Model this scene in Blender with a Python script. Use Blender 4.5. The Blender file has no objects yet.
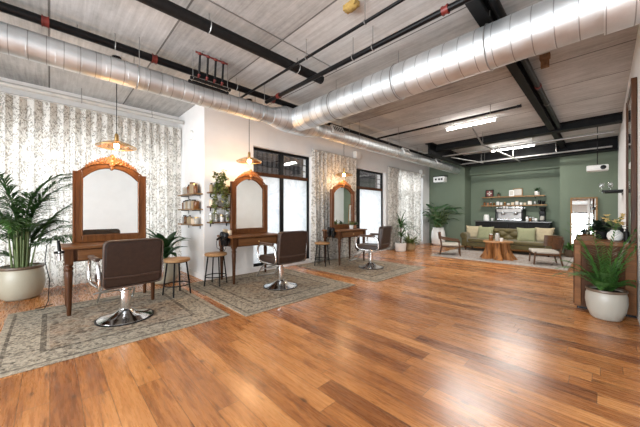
import bpy, bmesh, math, random
from mathutils import Vector, Matrix, noise as mnoise
R = math.radians
PI = math.pi
sc = bpy.context.scene
COL = sc.collection
random.seed(7)

# ------------------------------------------------------------------ mesh builder
class MB:
    def __init__(self):
        self.bm = bmesh.new()
    def face(self, vs):
        try:
            return self.bm.faces.new(vs)
        except ValueError:
            return None
    def box(self, x0, x1, y0, y1, z0, z1, mat=None):
        v = [self.bm.verts.new(p) for p in ((x0,y0,z0),(x1,y0,z0),(x1,y1,z0),(x0,y1,z0),(x0,y0,z1),(x1,y0,z1),(x1,y1,z1),(x0,y1,z1))]
        if mat is not None:
            for q in v: q.co = mat @ q.co
        for f in ((0,3,2,1),(4,5,6,7),(0,1,5,4),(1,2,6,5),(2,3,7,6),(3,0,4,7)):
            self.face([v[i] for i in f])
        return self
    def tube(self, pts, r, n=8, closed=False, cap=True):
        pts = [Vector(p) for p in pts]
        m = len(pts)
        rr = r if isinstance(r, (list, tuple)) else [r]*m
        rings = []
        up = None
        for i, p in enumerate(pts):
            if closed:
                d = pts[(i+1) % m] - pts[i-1]
            else:
                d = pts[min(i+1, m-1)] - pts[max(i-1, 0)]
            if d.length < 1e-9: d = Vector((0,0,1))
            d.normalize()
            if up is None:
                a = Vector((0,0,1)) if abs(d.z) < .9 else Vector((1,0,0))
                up = (a - d*a.dot(d)).normalized()
            else:
                up = up - d*up.dot(d)
                if up.length < 1e-6:
                    a = Vector((0,0,1)) if abs(d.z) < .9 else Vector((1,0,0))
                    up = a - d*a.dot(d)
                up.normalize()
            s = d.cross(up)
            rings.append([self.bm.verts.new(p + (up*math.cos(2*PI*k/n) + s*math.sin(2*PI*k/n))*rr[i]) for k in range(n)])
        L = m if closed else m-1
        for i in range(L):
            A, B = rings[i], rings[(i+1) % m]
            for k in range(n):
                self.face([A[k], A[(k+1) % n], B[(k+1) % n], B[k]])
        if cap and not closed:
            self.face(rings[0][::-1]); self.face(rings[-1])
        return self
    def lathe(self, prof, c=(0,0,0), n=20, mat=None, cap=True, wob=None):
        rings = []
        c = Vector(c)
        for r, z in prof:
            ring = []
            for k in range(n):
                a = 2*PI*k/n
                q = r if wob is None else r*wob(a, z)
                p = Vector((q*math.cos(a), q*math.sin(a), z))
                if mat is not None: p = mat @ p
                ring.append(self.bm.verts.new(p + c))
            rings.append(ring)
        for i in range(len(rings)-1):
            A, B = rings[i], rings[i+1]
            for k in range(n):
                self.face([A[k], A[(k+1) % n], B[(k+1) % n], B[k]])
        if cap:
            self.face(rings[0][::-1]); self.face(rings[-1])
        return self
    def ball(self, c, r, n=10, m=7, mat=None):
        rx, ry, rz = r if isinstance(r, (tuple, list)) else (r, r, r)
        c = Vector(c)
        rings = []
        T = lambda p: (mat @ p if mat is not None else p) + c
        top = self.bm.verts.new(T(Vector((0,0,rz)))); bot = self.bm.verts.new(T(Vector((0,0,-rz))))
        for i in range(1, m):
            t = PI*i/m
            rings.append([self.bm.verts.new(T(Vector((rx*math.sin(t)*math.cos(2*PI*k/n), ry*math.sin(t)*math.sin(2*PI*k/n), rz*math.cos(t))))) for k in range(n)])
        for k in range(n):
            self.face([top, rings[0][k], rings[0][(k+1) % n]])
            self.face([bot, rings[-1][(k+1) % n], rings[-1][k]])
        for i in range(len(rings)-1):
            for k in range(n):
                self.face([rings[i][k], rings[i+1][k], rings[i+1][(k+1) % n], rings[i][(k+1) % n]])
        return self
    def prism(self, poly, d0, d1, axis='x'):
        """poly of 2D points in the plane normal to axis, extruded d0..d1"""
        def P(a, b, d):
            return {'x': (d, a, b), 'y': (a, d, b), 'z': (a, b, d)}[axis]
        A = [self.bm.verts.new(P(a, b, d0)) for a, b in poly]
        B = [self.bm.verts.new(P(a, b, d1)) for a, b in poly]
        n = len(poly)
        for i in range(n):
            self.face([A[i], A[(i+1) % n], B[(i+1) % n], B[i]])
        self.face(A[::-1]); self.face(B)
        return self
    def strip(self, lo, hi, d0, d1):
        """band between two polylines (same length, points (y,z)), thick along x d0..d1"""
        n = len(lo)
        V = [[self.bm.verts.new((d, p[0], p[1])) for p in q] for q in (lo, hi) for d in (d0, d1)]
        l0, l1, h0, h1 = V
        for i in range(n-1):
            self.face([l0[i], l0[i+1], h0[i+1], h0[i]])
            self.face([l1[i], h1[i], h1[i+1], l1[i+1]])
            self.face([l0[i], l1[i], l1[i+1], l0[i+1]])
            self.face([h0[i], h0[i+1], h1[i+1], h1[i]])
        self.face([l0[0], h0[0], h1[0], l1[0]]); self.face([l0[-1], l1[-1], h1[-1], h0[-1]])
        return self
    def leaf(self, base, az, el, L, W, droop=1.0, n=6, fold=.25, twist=0., prof=None):
        """a curved leaf blade; el = start elevation (rad), droop = how far it bends down (rad)"""
        p = Vector(base); e = el
        left, mid, right = [], [], []
        for i in range(n+1):
            t = i/n
            h = Vector((math.cos(az)*math.cos(e), math.sin(az)*math.cos(e), math.sin(e)))
            s = Vector((-math.sin(az), math.cos(az), 0))
            u = h.cross(s)
            if twist:
                s = (s*math.cos(twist) + u*math.sin(twist)); u = h.cross(s)
            w = W*.5*(prof(t) if prof else math.sin(PI*min(1, .08 + t*.92))**.8)
            mid.append(self.bm.verts.new(p))
            left.append(self.bm.verts.new(p + s*w - u*w*fold))
            right.append(self.bm.verts.new(p - s*w - u*w*fold))
            p = p + h*(L/n); e -= droop/n
        for i in range(n):
            self.face([mid[i], mid[i+1], left[i+1], left[i]])
            self.face([right[i], right[i+1], mid[i+1], mid[i]])
        return self
    def frond(self, base, az, el, L, droop, pairs=22, ll=.2, lw=.018, start=.25, r=.006, hang=.5, bare=False, spread=58):
        """a pinnate frond: arched rachis with paired leaflets"""
        n = 14; p = Vector(base); e = el; pts = []; es = []
        for i in range(n+1):
            pts.append(p.copy()); es.append(e)
            h = Vector((math.cos(az)*math.cos(e), math.sin(az)*math.cos(e), math.sin(e)))
            p = p + h*(L/n); e -= droop*(.4 + 1.2*i/n)/n
        self.tube(pts, [r*(1 - .75*i/n) for i in range(n+1)], 5)
        if bare: return self
        for k in range(pairs):
            t = start + (1 - start)*k/(pairs - 1)
            f = min(t*n, n - .001); i = int(f); q = pts[i].lerp(pts[i+1], f - i); e = es[i]
            env = math.sin(PI*min(1, .22 + .75*(t - start)/(1 - start)))**.7
            for sgn in (-1, 1):
                a2 = az + sgn*R(spread - .45*spread*t + random.uniform(-7, 7))
                self.leaf(q, a2, e*.55 + random.uniform(-.1, .25), ll*env*random.uniform(.85, 1.1), lw, hang + random.uniform(-.1, .3), 3, .3)
        return self
    def clamp(self, x0=None, x1=None, y0=None, y1=None, zmax=None):
        for v in self.bm.verts:
            if zmax is not None and v.co.z > zmax: continue
            for i, lo, hi in ((0, x0, x1), (1, y0, y1)):
                if lo is not None and v.co[i] < lo: v.co[i] = lo + .02*math.tanh((v.co[i]-lo)*2) + .02
                if hi is not None and v.co[i] > hi: v.co[i] = hi + .02*math.tanh((v.co[i]-hi)*2) - .02
        return self
    def build(self, name, mat, parent=None, smooth=True, bevel=0, angle=40, seg=2):
        bmesh.ops.recalc_face_normals(self.bm, faces=self.bm.faces) if self.bm.faces else None
        me = bpy.data.meshes.new(name)
        self.bm.to_mesh(me); self.bm.free()
        for m in (mat if isinstance(mat, (list, tuple)) else [mat]):
            me.materials.append(m)
        if smooth:
            for p in me.polygons: p.use_smooth = True
            me.set_sharp_from_angle(angle=R(angle))
        o = bpy.data.objects.new(name, me)
        COL.objects.link(o)
        if parent is not None: o.parent = parent
        if bevel:
            b = o.modifiers.new('bevel', 'BEVEL'); b.width = bevel; b.segments = seg; b.limit_method = 'ANGLE'; b.angle_limit = R(35)
        return o

def tag(o, label, cat, group=None, kind=None):
    o['label'] = label; o['category'] = cat
    if group: o['group'] = group
    if kind: o['kind'] = kind
    return o
def thing(name, label, cat, loc=(0,0,0), rz=0, group=None):
    o = bpy.data.objects.new(name, None); COL.objects.link(o)
    o.empty_display_size = .1
    o.location = loc; o.rotation_euler = (0, 0, rz)
    return tag(o, label, cat, group)
def struct(o):
    o['kind'] = 'structure'; return o
def dup(root, loc, rz, label, group=None):
    r = root.copy(); COL.objects.link(r); r.location = loc; r.rotation_euler = (0, 0, rz)
    r['label'] = label
    if group: r['group'] = group
    for ch in list(root.children):
        c = ch.copy(); COL.objects.link(c); c.parent = r
        for g in list(ch.children):
            d = g.copy(); COL.objects.link(d); d.parent = c
    return r
def place(o, loc, rz=0):
    o.location = loc; o.rotation_euler = (0, 0, rz); return o

# ------------------------------------------------------------------ materials
class NT:
    def __init__(self, name):
        self.m = bpy.data.materials.new(name); self.m.use_nodes = True
        self.t = self.m.node_tree; self.t.nodes.clear()
        self.out = self.t.nodes.new('ShaderNodeOutputMaterial')
    def n(self, typ, **kw):
        nd = self.t.nodes.new(typ)
        for k, v in kw.items():
            if k.startswith('i_'):
                key = k[2:].replace('_', ' ')
                nd.inputs[key].default_value = v
            else: setattr(nd, k, v)
        return nd
    def l(self, a, b): self.t.links.new(a, b)
    def math(self, op, a, b=None, c=None, clamp=False):
        nd = self.t.nodes.new('ShaderNodeMath'); nd.operation = op; nd.use_clamp = clamp
        for i, v in enumerate((a, b, c)):
            if v is None: continue
            if isinstance(v, (int, float)): nd.inputs[i].default_value = v
            else: self.l(v, nd.inputs[i])
        return nd.outputs[0]
    def mix(self, fac, a, b, typ='MIX'):
        nd = self.t.nodes.new('ShaderNodeMix'); nd.data_type = 'RGBA'; nd.blend_type = typ
        for i, v in ((0, fac), (6, a), (7, b)):
            if isinstance(v, (int, float)): nd.inputs[i].default_value = v
            elif isinstance(v, (tuple, list)): nd.inputs[i].default_value = (*v, 1) if len(v) == 3 else v
            else: self.l(v, nd.inputs[i])
        return nd.outputs[2]
    def ramp(self, fac, stops, interp='LINEAR'):
        nd = self.t.nodes.new('ShaderNodeValToRGB'); cr = nd.color_ramp; cr.interpolation = interp
        while len(cr.elements) < len(stops): cr.elements.new(.5)
        for e, (p, c) in zip(cr.elements, stops):
            e.position = p; e.color = (*c, 1) if len(c) == 3 else c
        self.l(fac, nd.inputs[0]); return nd.outputs[0]
    def coords(self, kind='Object', scale=(1,1,1), loc=(0,0,0)):
        tc = self.t.nodes.new('ShaderNodeTexCoord'); mp = self.t.nodes.new('ShaderNodeMapping')
        mp.inputs['Scale'].default_value = scale; mp.inputs['Location'].default_value = loc
        self.l(tc.outputs[kind], mp.inputs[0]); return mp.outputs[0]
    def noise(self, vec, scale, detail=4, rough=.55, dist=0):
        nd = self.n('ShaderNodeTexNoise'); nd.inputs['Scale'].default_value = scale
        nd.inputs['Detail'].default_value = detail; nd.inputs['Roughness'].default_value = rough; nd.inputs['Distortion'].default_value = dist
        self.l(vec, nd.inputs['Vector']); return nd.outputs[0]
    def voro(self, vec, scale, feature='F1', out=0):
        nd = self.n('ShaderNodeTexVoronoi', feature=feature); nd.inputs['Scale'].default_value = scale
        self.l(vec, nd.inputs['Vector']); return nd.outputs[out]
    def sep(self, vec):
        nd = self.n('ShaderNodeSeparateXYZ'); self.l(vec, nd.inputs[0]); return nd.outputs
    def comb(self, x, y, z=0.):
        nd = self.n('ShaderNodeCombineXYZ')
        for i, v in enumerate((x, y, z)):
            if isinstance(v, (int, float)): nd.inputs[i].default_value = v
            else: self.l(v, nd.inputs[i])
        return nd.outputs[0]
    def bump(self, h, strength=.3, dist=.01):
        nd = self.n('ShaderNodeBump'); nd.inputs['Strength'].default_value = strength; nd.inputs['Distance'].default_value = dist
        self.l(h, nd.inputs['Height']); return nd.outputs[0]
    def pbr(self, color, rough=.5, metal=0., normal=None, spec=.5, **kw):
        p = self.n('ShaderNodeBsdfPrincipled')
        if isinstance(color, (tuple, list)): p.inputs['Base Color'].default_value = (*color, 1)
        else: self.l(color, p.inputs['Base Color'])
        if isinstance(rough, (int, float)): p.inputs['Roughness'].default_value = rough
        else: self.l(rough, p.inputs['Roughness'])
        p.inputs['Metallic'].default_value = metal
        p.inputs['Specular IOR Level'].default_value = spec
        if normal is not None: self.l(normal, p.inputs['Normal'])
        for k, v in kw.items(): p.inputs[k.replace('_', ' ')].default_value = v
        self.l(p.outputs[0], self.out.inputs[0]); return p

def m_plain(name, col, rough=.5, metal=0., var=.08, scale=8, bump=0., spec=.5, **kw):
    t = NT(name); v = t.coords()
    nz = t.noise(v, scale, 4)
    lo = tuple(max(0, c*(1 - var)) for c in col); hi = tuple(min(1, c*(1 + var)) for c in col)
    c = t.ramp(nz, [(.3, lo), (.7, hi)])
    nr = t.bump(t.noise(v, scale*6, 3), bump, .005) if bump else None
    t.pbr(c, rough, metal, nr, spec, **kw); return t.m

def m_wood(name, dark, light, axis='y', scale=1., rough=.4, bump=.15):
    t = NT(name)
    s = {'x': (1.2, 14, 14), 'y': (14, 1.2, 14), 'z': (14, 14, 1.2)}[axis]
    v = t.coords(scale=tuple(q*scale for q in s))
    n1 = t.noise(v, 1.6, 6, .6, .6); n2 = t.noise(v, 7, 3, .7)
    f = t.math('ADD', t.math('MULTIPLY', n1, .75), t.math('MULTIPLY', n2, .25))
    c = t.ramp(f, [(.32, dark), (.66, light)])
    t.pbr(c, rough, 0, t.bump(f, bump, .004), .2); return t.m

def m_emit(name, col, s):
    t = NT(name); e = t.n('ShaderNodeEmission'); e.inputs[0].default_value = (*col, 1); e.inputs[1].default_value = s
    t.l(e.outputs[0], t.out.inputs[0]); return t.m

def m_glass(name, tint=(1,1,1), refl=.12, rough=.02):
    t = NT(name); tr = t.n('ShaderNodeBsdfTransparent'); tr.inputs[0].default_value = (*tint, 1)
    g = t.n('ShaderNodeBsdfGlossy'); g.inputs['Roughness'].default_value = rough
    fr = t.n('ShaderNodeLayerWeight'); fr.inputs[0].default_value = .35
    mx = t.n('ShaderNodeMixShader'); k = t.math('MULTIPLY_ADD', fr.outputs[1], .5, refl*.4, True)
    t.l(k, mx.inputs[0]); t.l(tr.outputs[0], mx.inputs[1]); t.l(g.outputs[0], mx.inputs[2]); t.l(mx.outputs[0], t.out.inputs[0])
    return t.m

def m_leaf(name, dark, light, rough=.45):
    t = NT(name); v = t.coords()
    c = t.ramp(t.noise(v, 9, 3), [(.3, dark), (.7, light)])
    p = t.pbr(c, rough, 0)
    tl = t.n('ShaderNodeBsdfTranslucent'); t.l(c, tl.inputs[0])
    mx = t.n('ShaderNodeMixShader'); mx.inputs[0].default_value = .25
    t.l(p.outputs[0], mx.inputs[1]); t.l(tl.outputs[0], mx.inputs[2]); t.l(mx.outputs[0], t.out.inputs[0]); return t.m

def m_curtain(name, axis='y'):
    t = NT(name); tc = t.n('ShaderNodeTexCoord'); sx = t.sep(tc.outputs['Object'])
    v = t.comb(sx[1], sx[2], 0.)
    wv = t.mix(.07, v, t.n('ShaderNodeTexNoise').outputs[1])
    wp = t.n('ShaderNodeTexNoise'); wp.inputs['Scale'].default_value = 5; t.l(v, wp.inputs['Vector'])
    vv = t.n('ShaderNodeVectorMath', operation='MULTIPLY_ADD')
    t.l(wp.outputs[1], vv.inputs[0]); vv.inputs[1].default_value = (.16, .16, 0); t.l(v, vv.inputs[2])
    w = vv.outputs[0]
    clump = t.noise(t.comb(t.math('MULTIPLY', t.sep(w)[0], 2.0), t.math('MULTIPLY', t.sep(w)[1], .75)), 5.5, 3, .6)                      # sprays
    leafs = t.voro(t.comb(t.sep(w)[0], t.math('MULTIPLY', t.sep(w)[1], .6)), 52)                               # little leaves
    stems = t.noise(t.comb(t.math('MULTIPLY', sx[1], 3.2), sx[2]), 8, 4, .6, 1.5)
    lm = t.math('MULTIPLY', t.math('LESS_THAN', leafs, .42), t.math('GREATER_THAN', clump, .44))
    sm = t.math('MULTIPLY', t.math('LESS_THAN', t.math('ABSOLUTE', t.math('SUBTRACT', stems, .5)), .018), t.math('GREATER_THAN', clump, .42))
    msk = t.math('MAXIMUM', lm, sm)
    hue = t.noise(w, 11, 2)
    pat = t.ramp(hue, [(.3, (.14, .135, .13)), (.5, (.34, .31, .26)), (.62, (.27, .21, .15)), (.75, (.26, .29, .27))])
    base = t.ramp(t.noise(v, 40, 2), [(.3, (.79, .76, .71)), (.7, (.88, .86, .82))])
    c = t.mix(t.math('MULTIPLY', msk, .74), base, pat)
    d = t.n('ShaderNodeBsdfDiffuse'); tl = t.n('ShaderNodeBsdfTranslucent')
    t.l(c, d.inputs[0]); t.l(c, tl.inputs[0])
    mx = t.n('ShaderNodeMixShader'); mx.inputs[0].default_value = .45
    t.l(d.outputs[0], mx.inputs[1]); t.l(tl.outputs[0], mx.inputs[2]); t.l(mx.outputs[0], t.out.inputs[0])
    return t.m

def m_frost(name):
    t = NT(name); v = t.coords()
    a = t.noise(v, 2.2, 5, .6, 2.0); b = t.noise(v, 7, 4, .6, 1.)
    f = t.math('ADD', t.math('MULTIPLY', a, .7), t.math('MULTIPLY', b, .3))
    c = t.ramp(f, [(.40, (.93, .95, .96)), (.5, (.80, .83, .84)), (.53, (.95, .96, .97)), (.62, (.78, .81, .83))])
    d = t.n('ShaderNodeBsdfDiffuse'); tl = t.n('ShaderNodeBsdfTranslucent'); g = t.n('ShaderNodeBsdfGlossy'); g.inputs['Roughness'].default_value = .35
    t.l(c, d.inputs[0]); t.l(c, tl.inputs[0])
    mx = t.n('ShaderNodeMixShader'); mx.inputs[0].default_value = .7
    t.l(d.outputs[0], mx.inputs[1]); t.l(tl.outputs[0], mx.inputs[2])
    m2 = t.n('ShaderNodeMixShader'); m2.inputs[0].default_value = .06
    t.l(mx.outputs[0], m2.inputs[1]); t.l(g.outputs[0], m2.inputs[2]); t.l(m2.outputs[0], t.out.inputs[0]); return t.m

def m_floor():
    t = NT('oak_floor'); tc = t.n('ShaderNodeTexCoord'); s = t.sep(tc.outputs['Object'])
    W, LN = .136, 1.15
    row = t.math('FLOOR', t.math('DIVIDE', s[1], W))
    wn = t.n('ShaderNodeTexWhiteNoise', noise_dimensions='1D'); t.l(row, wn.inputs['W'])
    xo = t.math('ADD', s[0], t.math('MULTIPLY', wn.outputs[0], 7.))
    seg = t.math('FLOOR', t.math('DIVIDE', xo, LN))
    wb = t.n('ShaderNodeTexWhiteNoise', noise_dimensions='2D'); t.l(t.comb(row, seg), wb.inputs['Vector'])
    rnd = wb.outputs[0]
    gv = t.comb(t.math('ADD', t.math('MULTIPLY', s[0], 1.3), t.math('MULTIPLY', rnd, 40)), t.math('MULTIPLY', s[1], 13), rnd)
    g1 = t.noise(gv, 1.5, 6, .62, 1.2); g2 = t.noise(gv, 5, 4, .7)
    blot = t.noise(t.comb(s[0], t.math('MULTIPLY', s[1], 2.5), rnd), 2.4, 3)
    f = t.math('ADD', t.math('ADD', t.math('MULTIPLY', g1, .44), t.math('MULTIPLY', g2, .20)), t.math('ADD', t.math('MULTIPLY', rnd, .22), t.math('MULTIPLY', blot, .15)))
    c = t.ramp(f, [(.27, (.085, .026, .008)), (.40, (.25, .085, .024)), (.53, (.44, .172, .050)), (.70, (.64, .295, .105))])
    kv = t.comb(t.math('MULTIPLY', s[0], 2.0), t.math('MULTIPLY', s[1], 4.2))
    kd = t.voro(kv, 1.7)
    kn = t.math('MULTIPLY', t.math('LESS_THAN', kd, .085), t.math('GREATER_THAN', t.noise(kv, 3.1, 2), .47))
    kh = t.ramp(kd, [(.03, (1, 1, 1)), (.20, (0, 0, 0))])
    c = t.mix(t.math('MULTIPLY', kh, .45), c, (.13, .05, .02))
    dk = t.noise(t.comb(t.math('MULTIPLY', s[0], 1.1), t.math('MULTIPLY', s[1], 7), rnd), 2.6, 4, .6, .8)
    c = t.mix(t.ramp(dk, [(.58, (0,0,0)), (.72, (.75,.75,.75))]), c, (.075, .026, .009))
    c = t.mix(t.math('MULTIPLY', kn, .55), c, (.045, .018, .008))
    fy = t.math('FRACT', t.math('DIVIDE', s[1], W)); fx = t.math('FRACT', t.math('DIVIDE', xo, LN))
    ey = t.math('MULTIPLY', t.math('MINIMUM', fy, t.math('SUBTRACT', 1, fy)), W)
    ex = t.math('MULTIPLY', t.math('MINIMUM', fx, t.math('SUBTRACT', 1, fx)), LN)
    gap = t.math('LESS_THAN', t.math('MINIMUM', ey, ex), .0016)
    c = t.mix(t.math('MULTIPLY', gap, .8), c, (.05, .02, .008))
    hgt = t.math('SUBTRACT', t.math('MULTIPLY', f, .35), gap)
    rg = t.math('MULTIPLY_ADD', g2, .10, .225)
    t.pbr(c, rg, 0, t.bump(hgt, .15, .002), .6); return t.m

def m_ceiling():
    t = NT('board_marked_concrete'); tc = t.n('ShaderNodeTexCoord'); s = t.sep(tc.outputs['Object'])
    P = .93
    yy = t.math('ADD', s[1], .005)
    row = t.math('FLOOR', t.math('DIVIDE', yy, P)); fy = t.math('FRACT', t.math('DIVIDE', yy, P))
    wn = t.n('ShaderNodeTexWhiteNoise', noise_dimensions='1D'); t.l(row, wn.inputs['W'])
    ey = t.math('MULTIPLY', t.math('MINIMUM', fy, t.math('SUBTRACT', 1, fy)), P)
    gap = t.math('LESS_THAN', ey, .009)
    st = t.noise(t.comb(t.math('MULTIPLY', s[0], .7), t.math('MULTIPLY', s[1], 11), row), 2.2, 5, .65, .4)
    bl = t.noise(t.comb(s[0], s[1], row), 1.1, 5, .6)
    fine = t.noise(tc.outputs['Object'], 30, 3)
    f = t.math('ADD', t.math('ADD', t.math('MULTIPLY', st, .36), t.math('MULTIPLY', bl, .42)), t.math('ADD', t.math('MULTIPLY', wn.outputs[0], .12), t.math('MULTIPLY', fine, .10)))
    c = t.ramp(f, [(.30, (.21, .21, .205)), (.48, (.45, .447, .437)), (.66, (.66, .66, .65))])
    c = t.mix(t.math('MULTIPLY', gap, .75), c, (.05, .045, .04))
    t.pbr(c, .85, 0, t.bump(t.math('SUBTRACT', t.math('MULTIPLY', st, .4), gap), .4, .006), .2); return t.m

def m_rug(name, sx, sy, field, field2, dark, pale, seed):
    """faded oriental carpet: border bands by distance to the edge, motifs worn by noise; object origin = rug centre"""
    t = NT(name); tc = t.n('ShaderNodeTexCoord'); o = tc.outputs['Object']; s = t.sep(o)
    dx = t.math('SUBTRACT', sx/2, t.math('ABSOLUTE', s[0])); dy = t.math('SUBTRACT', sy/2, t.math('ABSOLUTE', s[1]))
    d = t.math('MINIMUM', dx, dy)
    ov = t.n('ShaderNodeVectorMath', operation='ADD'); t.l(o, ov.inputs[0]); ov.inputs[1].default_value = (seed, seed*.7, 0)
    v = ov.outputs[0]
    vo = t.voro(v, 13); vo2 = t.voro(v, 24)
    mot = t.math('LESS_THAN', vo, .36); mot2 = t.math('LESS_THAN', vo2, .33)
    ring = t.math('LESS_THAN', t.math('ABSOLUTE', t.math('SUBTRACT', vo, .5)), .07)
    wear = t.noise(v, 3.2, 5, .7); pile = t.noise(v, 55, 3, .8)
    fcol = t.mix(t.ramp(wear, [(.38, (0,0,0)), (.62, (1,1,1))]), field, field2)
    br = t.noise(v, 4.5, 4, .6); fcol = t.mix(t.math('MULTIPLY', t.ramp(br, [(.45, (0,0,0)), (.6, (1,1,1))]), .6), fcol, (.26, .165, .10)); fcol = t.mix(t.math('MULTIPLY', mot, .6), fcol, dark)
    fcol = t.mix(t.math('MULTIPLY', ring, .5), fcol, pale)
    bcol = t.mix(t.math('MULTIPLY', mot2, .75), pale, dark)
    bcol = t.mix(t.math('MULTIPLY', t.math('LESS_THAN', vo, .22), .8), bcol, field2)
    c = t.mix(t.math('LESS_THAN', d, .30), fcol, bcol)
    def band(a, b, col, k, cc):
        m = t.math('MULTIPLY', t.math('GREATER_THAN', d, a), t.math('LESS_THAN', d, b))
        return t.mix(t.math('MULTIPLY', m, k), cc, col)
    c = band(.27, .31, dark, .75, c); c = band(.05, .075, dark, .7, c); c = band(-1, .05, pale, .9, c); c = band(.31, .33, pale, .6, c)
    fl = t.noise(v, 20, 4, .75, 1.); c = t.mix(t.math('MULTIPLY', t.ramp(fl, [(.47, (0,0,0)), (.56, (1,1,1))]), .55), c, dark)
    fl2 = t.noise(v, 27, 3, .7, .5); c = t.mix(t.math('MULTIPLY', t.ramp(fl2, [(.52, (0,0,0)), (.6, (1,1,1))]), .5), c, pale)
    c = t.mix(t.math('MULTIPLY', t.ramp(pile, [(.38, (0,0,0)), (.62, (1,1,1))]), .35), c, dark)
    c = t.mix(t.math('MULTIPLY', t.ramp(wear, [(.5, (0,0,0)), (.7, (1,1,1))]), .35), c, pale)
    t.pbr(c, .95, 0, t.bump(pile, .6, .01), .1); return t.m

def m_duct(name, axis):
    t = NT(name); v = t.coords(scale=(1,1,1)); s = t.sep(v)
    a = s[0] if axis == 'x' else s[1]
    nz = t.noise(v, 7, 4, .6); pan = t.n('ShaderNodeTexWhiteNoise', noise_dimensions='1D'); t.l(t.math('FLOOR', t.math('DIVIDE', a, .19)), pan.inputs['W'])
    f = t.math('ADD', t.math('MULTIPLY', nz, .6), t.math('MULTIPLY', pan.outputs[0], .4))
    c = t.ramp(f, [(.25, (.58, .60, .61)), (.7, (.78, .80, .81))])
    st = .141 if axis == 'x' else .119
    sm = t.math('LESS_THAN', t.math('FRACT', t.math('DIVIDE', t.math('ADD', a, 3.517 if axis == 'x' else 3.), st)), .05)
    c = t.mix(t.math('MULTIPLY', sm, .6), c, (.16, .16, .15))
    r = t.math('MULTIPLY_ADD', nz, .25, .40)
    t.pbr(c, r, 1.0, t.bump(nz, .12, .01)); return t.m

M = {}
M['floor'] = m_floor(); M['ceil'] = m_ceiling()
M['white'] = m_plain('white_plaster', (.79, .785, .78), .8, var=.03, scale=3, bump=.05, spec=.2)
M['green'] = m_plain('sage_green_paint', (.135, .170, .122), .65, var=.05, scale=2, bump=.04, spec=.3)
M['black'] = m_plain('black_enamel', (.004, .004, .0045), .38, var=.3, scale=12, spec=.2)
M['blackmatte'] = m_plain('black_iron', (.009, .0085, .0085), .6, var=.3, scale=20, spec=.2)
M['blackceil'] = m_plain('black_steel_paint', (.007, .007, .0075), .5, var=.4, scale=6, spec=.15)
M['red'] = m_plain('red_pipe_fitting', (0.150, 0.018, 0.013), .45, var=.2)
M['steelgrey'] = m_plain('galvanised_conduit', (0.312, 0.306, 0.294), .4, .7, var=.1, scale=20)
M['ductx'] = m_duct('spiral_duct_steel', 'x'); M['ducty'] = m_duct('round_duct_steel', 'y')
M['chrome'] = m_plain('chrome', (.78, .78, .79), .12, 1., var=.03)
M['steel'] = m_plain('brushed_steel', (.55, .55, .55), .28, 1., var=.08, scale=30)
M['darksteel'] = m_plain('dark_brushed_steel', (.22, .21, .20), .35, 1., var=.2, scale=30)
M['brass'] = m_plain('aged_brass', (.62, .40, .16), .3, 1., var=.12)
M['leather'] = m_plain('brown_leather', (.026, .0125, .008), .45, var=.25, scale=30, bump=.25)
M['leather_edge'] = m_plain('tan_leather_piping', (.055, .028, .018), .4, var=.2, scale=30)
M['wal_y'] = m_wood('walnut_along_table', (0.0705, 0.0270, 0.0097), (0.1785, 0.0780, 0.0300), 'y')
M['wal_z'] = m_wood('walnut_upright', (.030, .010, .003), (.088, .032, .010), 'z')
M['mir_z'] = m_wood('mirror_frame_wood', (0.0714, 0.0238, 0.0076), (0.1581, 0.0603, 0.0187), 'z', rough=.3)
M['carve'] = m_plain('carved_gilded_wood', (0.220, 0.080, 0.021), .35, var=.3, scale=25)
M['shelf_wood'] = m_wood('shelf_board_wood', (0.084, 0.038, 0.017), (0.196, 0.098, 0.045), 'y')
M['shelf_x'] = m_wood('oak_shelf_wood', (0.176, 0.096, 0.040), (0.336, 0.200, 0.088), 'x')
M['stool'] = m_wood('honey_stool_wood', (0.270, 0.140, 0.059), (0.468, 0.279, 0.131), 'y')
M['darkwood'] = m_wood('dark_cabinet_wood', (.026, .0085, .0020), (.092, .032, .0085), 'z', rough=.6)
M['cab_top'] = m_wood('cabinet_top_wood', (.10, .036, .010), (.22, .088, .027), 'x', rough=.5)
M['chairwood'] = m_wood('armchair_wood', (0.0512, 0.0224, 0.0104), (0.1200, 0.0552, 0.0240), 'x')
M['stump'] = m_wood('stump_wood', (.050, .015, .005), (.40, .165, .050), 'z', scale=.9, rough=.6, bump=1.)
M['stumptop'] = m_wood('stump_cut_top', (.25, .12, .05), (.42, .22, .1), 'x')
M['mirror'] = m_plain('silvered_glass', (.84, .87, .86), .015, 1., var=.01)
M['glass'] = m_glass('clear_glass'); M['frost'] = m_frost('frosted_glass_with_etching')
M['amber'] = m_glass('amber_glass', (.97, .86, .68), .35, .05)
M['curtain'] = m_curtain('floral_sheer_curtain')
M['lampwhite'] = m_emit('fluorescent_tube_light', (1, .97, .93), 18.)
M['bulb'] = m_emit('warm_filament_bulb', (1, .66, .34), 45.)
M['palm'] = m_leaf('palm_leaf', (.018, .056, .014), (.075, .17, .04))
M['deep'] = m_leaf('glossy_dark_leaf', (.014, .048, .018), (.055, .14, .045), .35)
M['fern'] = m_leaf('fern_leaf', (.025, .08, .015), (.10, .25, .05))
M['olive'] = m_leaf('olive_leaf', (.075, .105, .025), (.23, .25, .075))
M['stem'] = m_plain('plant_stem', (.11, .15, .045), .55, var=.3)
M['bark'] = m_plain('woody_stem', (.12, .075, .04), .8, var=.3)
M['soil'] = m_plain('potting_soil', (.030, .020, .013), .95, var=.4, scale=40, bump=.5)
def m_speck(name, base, spk, amt=.35, rough=.35):
    t = NT(name); v = t.coords(); n1 = t.noise(v, 6, 4); n2 = t.voro(v, 60)
    c = t.mix(t.math('MULTIPLY', t.math('LESS_THAN', n2, .25), amt), base, spk)
    c = t.mix(t.math('MULTIPLY', n1, .35), c, spk); t.pbr(c, rough, 0, t.bump(n1, .1, .01)); return t.m
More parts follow.
